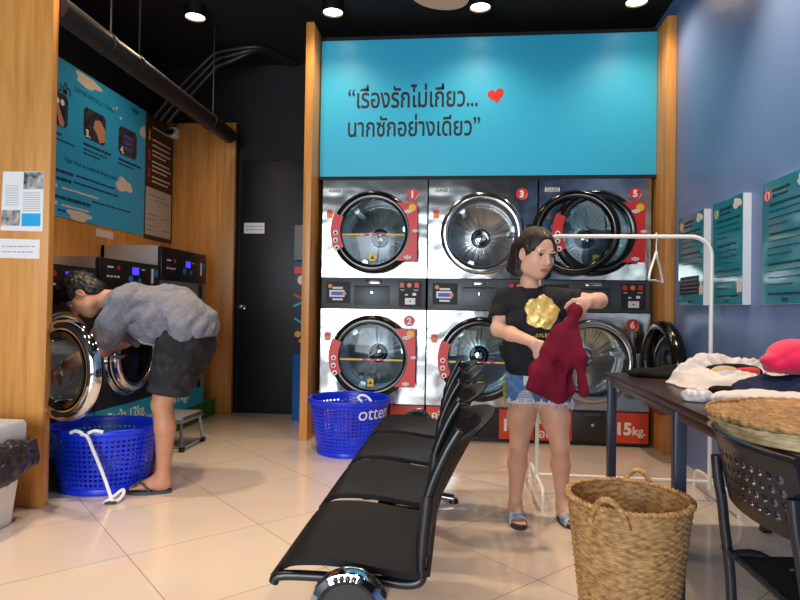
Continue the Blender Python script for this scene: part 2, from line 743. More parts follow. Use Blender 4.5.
        me.polygons.foreach_set('loop_start', np.arange(0, len(F) * 4, 4, dtype=np.int32))
        me.polygons.foreach_set('loop_total', np.full(len(F), 4, np.int32))
        for m in mats:
            me.materials.append(m)
        if mi is not None:
            me.polygons.foreach_set('material_index', mi)
        me.polygons.foreach_set('use_smooth', [True] * len(F))
        me.update(calc_edges=True)
        me.validate()
        o = bpy.data.objects.new(name, me)
        COL.objects.link(o)
        if loc is not None:
            o.location = loc
            ORIGIN[o.name] = T(*(-Vector(loc)))
        if parent is not None:
            o.parent = parent
            ORIGIN[o.name] = ORIGIN.get(parent.name, Matrix())
        return o

# ------------------------------------------------------------------ materials
OAK = wood_mat('oak_veneer', rgb(176, 116, 54), rgb(204, 142, 72), rgb(219, 160, 88))
BLACK_WALL = pm('black_paint', rgb(18, 20, 26), 0.75, var=0.12, vscale=3)
CEIL = pm('ceiling_black_paint', rgb(14, 15, 18), 0.8, var=0.15, vscale=2)
BLUE_WALL = pm('blue_wall_paint', rgb(108, 136, 186), 0.34, var=0.03, vscale=2.5, bump=0.0006, bscale=90)
STEEL = pm('brushed_steel', rgb(176, 178, 178), 0.16, 1.0, bump=0.03, bscale=1.25, stretch=(1, 1, 1.4))
STEEL_DRUM = pm('drum_steel', rgb(222, 226, 228), 0.3, 1.0, bump=0.003, bscale=9)
CHROME = pm('chrome', rgb(226, 228, 232), 0.06, 1.0)
ALU = pm('aluminium', rgb(176, 182, 190), 0.34, 1.0)
BLACK_PLASTIC = pm('black_plastic', rgb(20, 20, 22), 0.38)
BLACK_SEAT = pm('black_seat_plastic', rgb(11, 11, 13), 0.55, spec=0.2, bump=0.0003, bscale=400)
BLACK_METAL = pm('black_metal', rgb(22, 23, 26), 0.3)
BLACK_GLOSS = pm('black_gloss', rgb(12, 12, 14), 0.16)
STRIP_GREY = pm('dark_grey_panel', rgb(78, 84, 88), 0.42, 0.2)
CHARCOAL = pm('charcoal_panel', rgb(48, 50, 58), 0.28, 0.4)
RED = pm('red_label', rgb(212, 44, 40), 0.4)
RED_SIGN = pm('red_sign', rgb(214, 70, 44), 0.42)
ORANGE = pm('orange_label', rgb(236, 142, 60), 0.45)
YELLOW = pm('yellow_label', rgb(238, 190, 50), 0.45)
WHITE = pm('white_print', rgb(240, 240, 238), 0.45)
PAPER = pm('white_paper', rgb(236, 234, 236), 0.7)
INK = pm('dark_ink', rgb(22, 24, 34), 0.6)
INK_BLUE = pm('navy_ink', rgb(16, 60, 86), 0.6)
GREY_INK = pm('grey_ink', rgb(150, 152, 160), 0.7)
FAINT_INK = pm('faint_ink', rgb(190, 190, 196), 0.7)
CYAN = pm('cyan_print', rgb(54, 184, 226), 0.4)
CYAN_DULL = pm('cyan_poster', rgb(46, 172, 230), 0.4)
TEAL = pm('teal_poster', rgb(38, 138, 158), 0.14, coat=0.5)
CREAM = pm('cream_print', rgb(226, 214, 206), 0.5)
BROWN = pm('brown_print', rgb(70, 44, 34), 0.5)
SCREEN = pm('blue_screen', rgb(50, 40, 160), 0.2, emit=rgb(70, 60, 255), estr=1.1)
LAMP = pm('lamp_lens', rgb(255, 240, 220), 0.3, emit=rgb(255, 226, 190), estr=9.0)
GLASS = glass_mat('door_glass', (0.86, 0.93, 0.95, 1))
DARK_GLASS = glass_mat('smoked_glass', (0.5, 0.52, 0.55, 1), base=0.02)
BLUE_PLASTIC = pm('blue_plastic', rgb(12, 52, 220), 0.32, spec=0.5)
WHITE_PLASTIC = pm('white_plastic', rgb(232, 234, 238), 0.35)
WHITE_METAL = pm('white_enamel', rgb(236, 236, 234), 0.3)
GREY_PLASTIC = pm('grey_plastic', rgb(150, 158, 172), 0.5)
TABLE_TOP = pm('dark_brown_laminate', rgb(48, 36, 32), 0.3, var=0.1, vscale=10, stretch=(8, 0.6, 8))
TABLE_LEG = pm('slate_metal', rgb(52, 58, 74), 0.34, 0.2)


def floor_mat():
    m = bpy.data.materials.new('polished_beige_tiles')
    m.use_nodes = True
    nt = m.node_tree
    b = nt.nodes['Principled BSDF']
    tc = nt.nodes.new('ShaderNodeTexCoord')
    mp = nt.nodes.new('ShaderNodeMapping')
    mp.inputs['Rotation'].default_value = (0, 0, -PI / 4)
    mp.inputs['Location'].default_value = (-0.128, -0.278, 0)
    nt.links.new(tc.outputs['Object'], mp.inputs[0])
    br = nt.nodes.new('ShaderNodeTexBrick')
    br.offset = 0.0
    br.squash = 1.0
    br.inputs['Color1'].default_value = rgb(212, 198, 186)
    br.inputs['Color2'].default_value = rgb(207, 193, 182)
    br.inputs['Mortar'].default_value = rgb(122, 112, 106)
    br.inputs['Scale'].default_value = 1.0
    br.inputs['Mortar Size'].default_value = 0.0018
    br.inputs['Mortar Smooth'].default_value = 0.3
    br.inputs['Brick Width'].default_value = 0.6
    br.inputs['Row Height'].default_value = 0.6
    nt.links.new(mp.outputs[0], br.inputs['Vector'])
    n = nt.nodes.new('ShaderNodeTexNoise')
    n.inputs['Scale'].default_value = 3.5
    n.inputs['Detail'].default_value = 7
    nt.links.new(tc.outputs['Object'], n.inputs['Vector'])
    mx = nt.nodes.new('ShaderNodeMix')
    mx.data_type = 'RGBA'
    mx.blend_type = 'MULTIPLY'
    mx.inputs['Factor'].default_value = 0.16
    nt.links.new(br.outputs['Color'], mx.inputs['A'])
    nt.links.new(n.outputs['Color'], mx.inputs['B'])
    nt.links.new(mx.outputs['Result'], b.inputs['Base Color'])
    b.inputs['Roughness'].default_value = 0.13
    b.inputs['Specular IOR Level'].default_value = 0.6
    return m


FLOOR = floor_mat()

# ------------------------------------------------------------------ the setting
XL, XR, YF, YB, ZC = -2.95, 1.58, -2.5, 5.72, 3.43


def block(name, x0, x1, y0, y1, z0, z1, m, bev=0.0):
    o = MB().bounds(x0, x1, y0, y1, z0, z1, bev).build(name, m)
    return struct(o)


block('floor', XL - .1, XR + .1, YF - .1, YB + .1, -0.1, 0.0, FLOOR)
block('ceiling', XL - .1, XR + .1, YF - .1, YB + .1, ZC, ZC + .1, CEIL)
block('wall_right', XR, XR + .1, YF - .1, YB + .1, 0, ZC, BLUE_WALL)
block('wall_left', XL - .1, XL, YF - .1, YB + .1, 0, ZC, BLACK_WALL)
_wb = MB().plate_hole(0, -5, 0.01, 0, 0, 0, 0, 0, 0) if False else MB()
_wb.bounds(XL, -2.165, YB, YB + .1, 0, ZC).bounds(-1.52, XR, YB, YB + .1, 0, ZC).bounds(-2.165, -1.52, YB, YB + .1, 2.49, ZC)
struct(_wb.build('wall_back', BLACK_WALL))
# glazed shop front behind the camera: posts and a header, open panes between them
fr = MB()
for x in (XL, -1.35):
    fr.bounds(x, x + .08, YF, YF + .08, 0, 2.85)
fr.bounds(.15, XR, YF, YF + .08, 0, 2.85)  # unseen solid stretch, added to keep daylight off the floor under the table
fr.bounds(XL, XR, YF, YF + .08, 2.85, ZC).bounds(XL, XR, YF, YF + .08, 0, 0.22)
struct(fr.build('wall_front', BLACK_WALL))

# black flush door in the back wall
d = MB().bounds(-2.16, -1.525, YB - .012, YB + .04, 0.004, 2.485, 0.003).build('door_1', pm('black_door', rgb(19, 22, 29), 0.5, var=0.1, vscale=2))
struct(d)
kb = MB()
kb.lathe([(0.001, 0), (0.028, 0), (0.028, 0.006), (0.012, 0.012), (0.012, 0.035), (0.027, 0.045), (0.03, 0.058), (0.022, 0.07), (0.001, 0.073)], 28, T(-2.125, YB - .012, 1.04) @ R(90, 'X'))
kb.build('door_knob', CHROME, d)
hg = MB()
for z in (0.35, 1.35, 2.1):
    hg.tube([(-1.518, YB - .018, z - .05), (-1.518, YB - .018, z + .05)], 0.006, 8)
hg.build('hinge', pm('dark_hinge', rgb(70, 72, 78), 0.4, 0.8), d)

# oak panels framing the washer niche on the left and the dryer bay
block('trim_1', XL, -2.126, 2.90, 2.945, 0, ZC, OAK, 0.002)
block('trim_2', -2.90, -2.19, 5.60, 5.66, 0, 2.83, OAK, 0.002)
block('trim_3', -2.87, -2.82, 2.945, 5.60, 0, 2.772, OAK)
block('trim_4', -1.245, -1.182, 4.62, 5.72, 0, 3.31, OAK, 0.002)
block('trim_5', 1.51, 1.578, 4.62, 5.72, 0, 3.27, OAK, 0.002)
# dark carcass above and beside the dryers
block('trim_6', -1.18, 1.508, 4.86, 4.92, 2.115, 3.29, BLACK_WALL)
block('trim_7', -1.18, 1.508, 4.835, 5.70, 2.10, 2.128, BLACK_WALL)

# ------------------------------------------------------------------ ceiling services
dk = pm('painted_duct', rgb(48, 44, 43), 0.42, 0.3, var=0.1, vscale=5)
du = thing('ventilation_pipe', 'long dark round duct hung below the black ceiling above the washers', 'duct', (-2.15, 4.3, 2.64))
MB().tube([(-2.15, y, 2.625) for y in (2.95, 3.6, 4.6, 5.35)], 0.068, 28).build('pipe', dk, du, world=True)
for y in (3.4, 3.72, 4.9):
    rods = MB()
    rods.tube([(-2.12, y, ZC), (-2.12, y, 2.68)], 0.006, 8)
    rods.build('hanger_rod', pm('dull_rod', rgb(70, 72, 78), 0.5, 0.6), du, world=True)
for y in (3.4, 3.72, 4.9):
    MB().lathe([(0.066, -.012), (0.074, -.012), (0.074, .012), (0.066, .012)], 28, T(-2.15, y, 2.625) @ R(90, 'X')).build('clamp_ring', dk, du, world=True)
lab = ['black conduit on the ceiling bending down beyond the duct, topmost of three', 'black conduit on the ceiling bending down beyond the duct, middle of three',
       'black conduit on the ceiling bending down beyond the duct, lowest of three']
cm = pm('black_conduit', rgb(44, 46, 54), 0.4, 0.3)
for k in range(3):
    o_ = 0.07 * k
    pts = catmull([(-1.62 - o_ * .6, 5.62, 3.405), (-1.76 - o_ * .6, 5.34, 3.40), (-1.86 - o_ * .5, 5.22, 3.39 - o_ * .4), (-2.10, 5.2, 3.36 - o_ * .75), (-2.24 + o_ * .2, 5.2, 3.33 - o_ * .8), (-2.36 + o_ * .45, 5.2, 3.23 - o_ * .7), (-2.62 + o_ * .9, 5.2, 2.98 - o_ * .4), (-2.81 + o_ * .9, 5.2, 2.76 - o_ * .4)], 6)
    c = MB().tube(pts, 0.019, 10).build('conduit', cm, loc=(-2.2, 5.2, 3.35))
    tag(c, lab[k], 'pipe', 'ceiling conduits')

# ceiling fan, one blade dips into the picture
fan = thing('ceiling_fan', 'beige ceiling fan with one rounded blade tip at the top edge', 'fan', (-0.03, 1.73, 2.275))
FB = pm('beige_fan_blade', rgb(188, 176, 158), 0.4)
MB().lathe([(0.001, -.07), (0.07, -.065), (0.1, -.03), (0.1, .03), (0.06, .06), (0.02, .07), (0.001, .07)], 32).build('motor', FB, fan)
MB().tube([(0, 0, 0.05), (0, 0, ZC - 2.275)], 0.012, 12).build('down_rod', FB, fan)
for a in (97, 217, 337):
    poly = [(0.1, -.035), (0.2, -.06)] + [(0.56 + 0.1 * math.sin(t), -0.115 * math.cos(t)) for t in [PI * i / 14 for i in range(15)]] + [(0.2, .06), (0.1, .035)]
    MB().prism(poly, 0.008, R(a, 'Z') @ T(0, 0, -.02) @ R(7, 'X')).build('blade', FB, fan)

# downlights
dl0 = thing('downlight', 'lit round downlight at the left above the conduits', 'ceiling light', (-2.13, 4.55, ZC), group='ceiling downlights')
MB().lathe([(0.001, 0), (0.085, 0), (0.085, -0.09), (0.076, -0.09), (0.074, -0.075), (0.001, -0.075)], 36).build('housing', BLACK_PLASTIC, dl0)
MB().lathe([(0.001, -0.079), (0.05, -0.082), (0.073, -0.078), (0.073, -0.0752), (0.001, -0.0752)], 36).build('lens', LAMP, dl0)
for x, l in ((-1.017, 'lit round downlight above the left edge of the turquoise banner'), (0.118, 'lit round downlight above the middle of the turquoise banner'), (1.264, 'lit round downlight above the right end of the turquoise banner')):
    copy_tree(dl0, (x, 4.55, ZC), l)
for x in (-2.13, -1.017, 0.118, 1.264):
    spot_light('downlight_beam', (x, 4.38, 3.335), 42, WARM, 130, 1.0)

# ------------------------------------------------------------------ big banner over the dryers
bn = thing('wall_banner', 'wide turquoise banner with black quotation above the dryers', 'banner', (0.16, 4.86, 2.13))
MB().bounds(-1.17, 1.506, 4.842, 4.86, 2.13, 3.252).build('panel', CYAN, bn, world=True)
t = MB()
t.text('\u201cเรื่องรักไม่เกี่ยว...', (-0.412, 4.842, 2.785), (1, 0, 0), (0, 0, 1), w=1.06, h=.195, bold=0.014)
t.build('lettering', INK, bn, world=True, smooth=0)
t = MB()
t.text('นากซักอย่างเดียว\u201d', (-0.40, 4.842, 2.545), (1, 0, 0), (0, 0, 1), w=1.08, h=.185, bold=0.014)
t.build('lettering', INK, bn, world=True, smooth=0)
hp = [(0.066 * (16 * math.sin(a) ** 3) / 16, 0.066 * (13 * math.cos(a) - 5 * math.cos(2 * a) - 2 * math.cos(3 * a) - math.cos(4 * a)) / 16) for a in [2 * PI * i / 48 for i in range(48)]]
MB().prism(hp, 0.0015, T(0.262, 4.842, 2.775) @ R(90, 'X') @ R(12, 'Z')).build('heart', RED, bn, world=True, smooth=0)

# ------------------------------------------------------------------ stacked dryers
DW, DY, DX0 = 0.8744, 4.84, -1.145
RD = 0.335


def arc(r, a0, a1, n=16):
    return [(r * math.cos(math.radians(a0 + (a1 - a0) * i / n)), r * math.sin(math.radians(a0 + (a1 - a0) * i / n))) for i in range(n + 1)]


FRONT = R(90, 'X')      # local z of prisms / lathes -> towards the viewer (-y); x stays, y -> z


def dryer_door(root, M, labels=True, name='door'):
    """round door about its own centre, outside towards -y"""
    b = MB()
    b.lathe([(0.262, 0.0), (0.258, 0.03), (0.266, 0.058), (0.285, 0.066), (0.315, 0.062), (0.33, 0.048), (RD, 0.02), (0.33, -0.012), (0.31, -0.03), (0.285, -0.034), (0.268, -0.022), (0.262, 0.0)], 72, M @ FRONT)
    dr = b.build(name, BLACK_GLOSS, root, smooth=50)
    MB().lathe([(0.0005, 0.034), (0.12, 0.032), (0.2, 0.028), (0.264, 0.018), (0.264, 0.014), (0.0005, 0.014)], 56, M @ FRONT).build('glass', GLASS, dr)
    if labels:
        b = MB()
        b.mi = 0
        b.prism(arc(0.34, 154, 208) + arc(0.262, 208, 154), 0.0015, M @ T(0, -.0665, 0) @ FRONT)
        b.build('warning_label', RED, dr, smooth=0)
        b = MB()
        poly = [(0.36, 0.232), (0.36, -0.232)] + arc(0.298, -51, 51, 20)
        b.prism(poly, 0.0015, M @ T(0, -.0665, 0) @ FRONT)
        b.build('instruction_label', RED, dr, smooth=0)
        for z in (0.0, -0.06, -0.12):
            b = MB()
            b.mi = 0
            b.disc(0.02, M @ T(-0.298 + (0.012 if z < -.1 else 0), -.0695, z - 0.01) @ FRONT, 20, thick=0.001)
            b.mi = 1
            b.disc(0.01, M @ T(-0.298 + (0.012 if z < -.1 else 0), -.0708, z - 0.012) @ FRONT, 14, thick=0.001)
            b.build('round_icon', [WHITE, INK], dr, smooth=0)
        for x, z, q in ((0.285, 0.16, 1.0), (0.345, 0.005, .8), (0.285, -0.205, 1.0)):
            b = MB()
            for dx, r in ((-.018, .011), (0, .016), (.018, .011)):
                b.disc(r * q, M @ T(x + dx * q, -.0695, z) @ FRONT, 14, thick=0.001)
            b.build('printed_cloud', WHITE, dr, smooth=0)
        MB().disc(0.03, M @ T(0.318, -.0695, 0.19) @ FRONT, 24, thick=0.0008).build('yellow_disc', YELLOW, dr, smooth=0)
        b = MB()
        b.mi = 0
        b.box((-0.165, -.036, -0.022), (0.17, 0.001, 0.014), M=M)
        b.box((0.19, -.036, -0.022), (0.13, 0.001, 0.014), M=M)
        b.mi = 1
        b.box((0.02, -.036, -0.022), (0.21, 0.001, 0.014), M=M)
        b.mi = 2
        for x in (-0.08, -.02, 0.06, .12):
            b.box((x, -.0368, -0.022), (0.02, 0.001, 0.008), M=M)
        b.build('warning_tape', [YELLOW, RED, WHITE], dr, smooth=0)
        b = MB()
        b.box((0.0, -.037, -0.205), (0.05, 0.001, 0.062), M=M)
        b.mi = 1
        b.prism([(-.016, -.012), (.016, -.012), (0, .016)], 0.001, M @ T(0, -.0376, -.205) @ FRONT)
        b.build('yellow_sticker', [YELLOW, INK], dr, smooth=0)
    return dr


def dryer_stack(k, labels_txt, numbers, open_top, open_low, label):
    xc = DX0 + (k + .5) * DW
    r = thing('stacked_tumble_dryer', label, 'tumble dryer', (xc, DY, 0), group='stacked dryers in the bay')
    hw = DW / 2 - 0.006
    b = MB()
    b.bounds(-hw, hw, 0.02, 0.8, 0.0, 0.275).bounds(-hw, hw, 0.02, .8, 1.045, 1.298)
    b.bounds(-hw, -hw + .02, .02, .8, .27, 2.08).bounds(hw - .02, hw, .02, .8, .27, 2.08).bounds(-hw, hw, .02, .8, 2.06, 2.095).bounds(-hw, hw, .78, .8, .27, 2.08)
    b.build('cabinet', BLACK_METAL, r)
    for zc, z0, z1, opened, num in ((1.665, 1.302, 2.1, open_top, numbers[0]), (0.66, 0.279, 1.041, open_low, numbers[1])):
        MB().plate_hole(0, zc, 0.292, -hw, hw, z0, z1, 0.0, 0.02).build('front_panel', STEEL, r, smooth=20)
        # drum
        MB().lathe([(0.29, -0.02), (0.302, -0.05), (0.302, -0.42), (0.285, -0.44)], 64, T(0, 0, zc) @ FRONT).build('drum', STEEL_DRUM, r, smooth=30)
        b = MB()
        b.grid(lambda u, v: ((.286 - .226 * v) * math.cos(2 * PI * u), (.286 - .226 * v) * math.sin(2 * PI * u), -.44 + .07 * math.sin(v * 1.4) + .0022 * math.sin(19 * 2 * PI * u + 3 * math.sin(6 * PI * u)) * math.sin(PI * v) + .0012 * math.sin(47 * 2 * PI * u) + .001 * math.sin(40 * v)), 240, 16, T(0, 0, zc) @ FRONT, wrap=True)
        b.build('drum_back', STEEL_DRUM, r, smooth=60)
        MB().lathe([(.085, -.378), (.082, -.352), (.07, -.348), (.06, -.36), (.058, -.40), (.001, -.40)], 40, T(0, 0, zc) @ FRONT).build('hub_ring', BLACK_PLASTIC if not opened else CHROME, r)
        MB().lathe([(0.001, -.345), (0.03, -.35), (0.044, -.372), (0.045, -.399), (0.001, -.399)], 32, T(0, 0, zc) @ FRONT).build('drum_hub', CHROME, r)
        for a in (20, 140, 260):
            v = MB()
            v.prism([(-.04, 0), (.04, 0), (.018, .07), (-.018, .07)], 0.34, T(0, 0.08, zc) @ R(a, 'Y') @ T(0, 0, -.302) @ R(-90, 'X') @ Matrix.Scale(-1, 4, (0, 1, 0)))
            v.build('drum_vane', STEEL_DRUM, r)
        # seal around the opening
        s = MB()
        s.lathe([(0.275, -0.07), (0.275, 0.012), (0.288, 0.018), (0.315, 0.016), (0.33, 0.006), (0.332, 0.0)], 64, T(0, -.001, zc) @ FRONT)
        s.build('door_seal', STEEL if opened else BLACK_PLASTIC, r, smooth=50)
        if opened:
            MB().lathe([(0.262, -.02), (0.262, -.11), (0.276, -.11), (0.276, -.02), (0.262, -.02)], 64, T(0, 0, zc) @ FRONT).build('inner_seal', BLACK_PLASTIC, r, smooth=50)
        hx = RD + 0.025
        A = T(hx, -.03, zc) @ R(opened, 'Z') @ T(-hx, .01 if not opened else -0.005, 0)
        dryer_door(r, A if opened else T(0, -.036, zc), labels=not opened)
        MB().bounds(hx - .02, hx + .035, -.05, 0.0, zc - .07, zc + .07, .006).build('hinge', BLACK_PLASTIC, r) if opened else None
        # number badge
        bx, bz = (0.31, 0.315) if zc > 1 else (0.30, 0.292)
        b = MB()
        b.disc(0.047, T(bx, -.001, zc + bz) @ FRONT, 36, thick=0.0015)
        b.mi = 1
        b.prism([(.047 * math.cos(a), .047 * math.sin(a)) for a in [math.radians(-70 + i * 8) for i in range(11)]], 0.0018, T(bx, -.001, zc + bz) @ FRONT)
        b.mi = 2
        b.text(num, (bx - .002, -.0028, zc + bz), (1, 0, 0), (0, 0, 1), h=0.058, bold=0.045)
        b.build('number_badge', [RED, ORANGE, WHITE], r, smooth=0)
        # small orange notice at the left
        b = MB()
        b.bounds(-.395, -.345, -.0012, 0, zc + .12, zc + .185)
        b.mi = 1
        b.bounds(-.395, -.345, -.0016, -.0004, zc + .16, zc + .19)
        b.build('notice_sticker', [ORANGE, RED], r, smooth=0)
    b = MB()
    b.bounds(-.385, -.27, -.002, 0, 1.998, 2.03)
    b.mi = 1
    b.text('OASIS', (-.3275, -.002, 2.014), (1, 0, 0), (0, 0, 1), w=0.1, bold=0.02)
    b.build('name_plate', [WHITE, INK], r, smooth=0)
    # middle strip: instructions, lint drawer, coin panel
    b = MB()
    b.bounds(-hw + .003, hw - .003, -.004, .02, 1.05, 1.294, .003)
    st = b.build('control_strip', STRIP_GREY, r)
    b = MB()
    b.bounds(-.39, -.19, -.007, -.004, 1.09, 1.262, .002)
    b.mi = 1
    b.bounds(-.345, -.245, -.0085, -.006, 1.15, 1.185)
    b.bounds(-.36, -.235, -.0078, -.006, 1.14, 1.196)
    b.mi = 2
    b.bounds(-.335, -.25, -.0085, -.006, 1.205, 1.222).bounds(-.335, -.25, -.0085, -.006, 1.112, 1.128)
    b.mi = 3
    b.bounds(-.345, -.245, -.0092, -.0075, 1.152, 1.183)
    b.mi = 4
    b.disc(0.017, T(-.355, -.0075, 1.228) @ FRONT, 20, thick=.002)
    b.disc(0.017, T(-.238, -.0075, 1.168) @ FRONT, 20, thick=.003)
    b.build('instruction_panel', [INK, WHITE, PAPER, pm('violet_print', rgb(96, 96, 206), .5), ORANGE], st, smooth=0)
    b = MB()
    b.bounds(-.155, .135, -.008, -.004, 1.075, 1.236, .002)
    lint = b.build('lint_drawer', pm('slate_drawer', rgb(78, 86, 90), 0.45, 0.3), st)
    MB().bounds(-.15, .13, -.0085, -.003, 1.222, 1.233).build('drawer_gap', INK, lint)
    b = MB()
    b.tube(catmull([(-.06, -.006, 1.262), (-.058, -.014, 1.275), (0.06, -.014, 1.275), (.062, -.006, 1.262)], 5), 0.006, 8)
    b.bounds(-.06, .06, -.01, -.004, 1.25, 1.268, .002)
    b.build('handle', STEEL, st)
    MB().lathe([(0.001, .012), (0.012, .011), (0.013, 0.0)], 20, T(-.012, -.008, 1.178) @ FRONT).build('lock', CHROME, lint)
    b = MB()
    b.bounds(.21, .395, -.007, -.004, 1.07, 1.272, .002)
    b.mi = 1
    for x in (.235, .355):
        b.bounds(x - .018, x + .018, -.0085, -.006, 1.222, 1.262)
    b.mi = 2
    b.disc(.019, T(.296, -.0065, 1.242) @ FRONT, 20, thick=.002)
    b.mi = 3
    b.bounds(.262, .345, -.0085, -.006, 1.086, 1.138)
    b.bounds(.225, .255, -.0085, -.006, 1.2, 1.205).bounds(.33, .37, -.0085, -.006, 1.2, 1.205)
    b.bounds(.262, .285, -.0085, -.006, 1.158, 1.17).bounds(.322, .352, -.0085, -.006, 1.158, 1.18)
    b.mi = 0
    b.bounds(.295, .312, -.0105, -.0085, 1.108, 1.116)
    b.build('coin_panel', [INK, RED, ORANGE, WHITE], st, smooth=0)
    # bottom strip
    b = MB()
    b.bounds(-hw + .003, hw - .003, -.003, .02, 0.025, .272)
    bs = b.build('kick_panel', BLACK_METAL, r)
    b = MB()
    b.bounds(-hw + .006, -.155, -.006, -.003, .03, .268)
    b.mi = 1
    for i, (tx, zz) in enumerate((('เครื่อง', .205), ('อบผ้า', .09))):
        b.text(tx, (-.41, -.006, zz), (1, 0, 0), (0, 0, 1), h=.085, bold=.02, align='LEFT')
    b.build('red_sign', [RED_SIGN, WHITE], bs, smooth=0)
    b = MB()
    b.bounds(.155, hw - .006, -.006, -.003, .03, .268)
    b.mi = 1
    b.text('15', (.245, -.006, .142), (1, 0, 0), (0, 0, 1), h=.1, bold=.045)
    b.text('kg.', (.355, -.006, .118), (1, 0, 0), (0, 0, 1), h=.088, bold=.025)
    b.build('capacity_sign', [RED_SIGN, WHITE], bs, smooth=0)
    lo = MB().bounds(-.148, .148, -.007, -.003, .035, .262, .003).build('lint_drawer', pm('dark_drawer', rgb(50, 48, 48), .4, .3), bs)
    MB().bounds(-.06, .06, -.012, -.006, .235, .252, .002).build('handle', STRIP_GREY, lo)
    MB().lathe([(0.001, .012), (0.012, .011), (0.013, 0.0)], 20, T(0, -.007, .165) @ FRONT).build('lock', CHROME, lo)
    return r


dryer_stack(0, None, ('1', '2'), 0, 0, 'stainless stacked dryers numbered 1 and 2 with both doors shut')
dryer_stack(1, None, ('3', '4'), 171, 0, 'stainless stacked dryers numbered 3 and 4 with the upper door swung open')
dryer_stack(2, None, ('5', '6'), 0, 93, 'stainless stacked dryers numbered 5 and 6 beside the blue wall')

# ------------------------------------------------------------------ washers in the niche, front towards +x
WX = -2.33


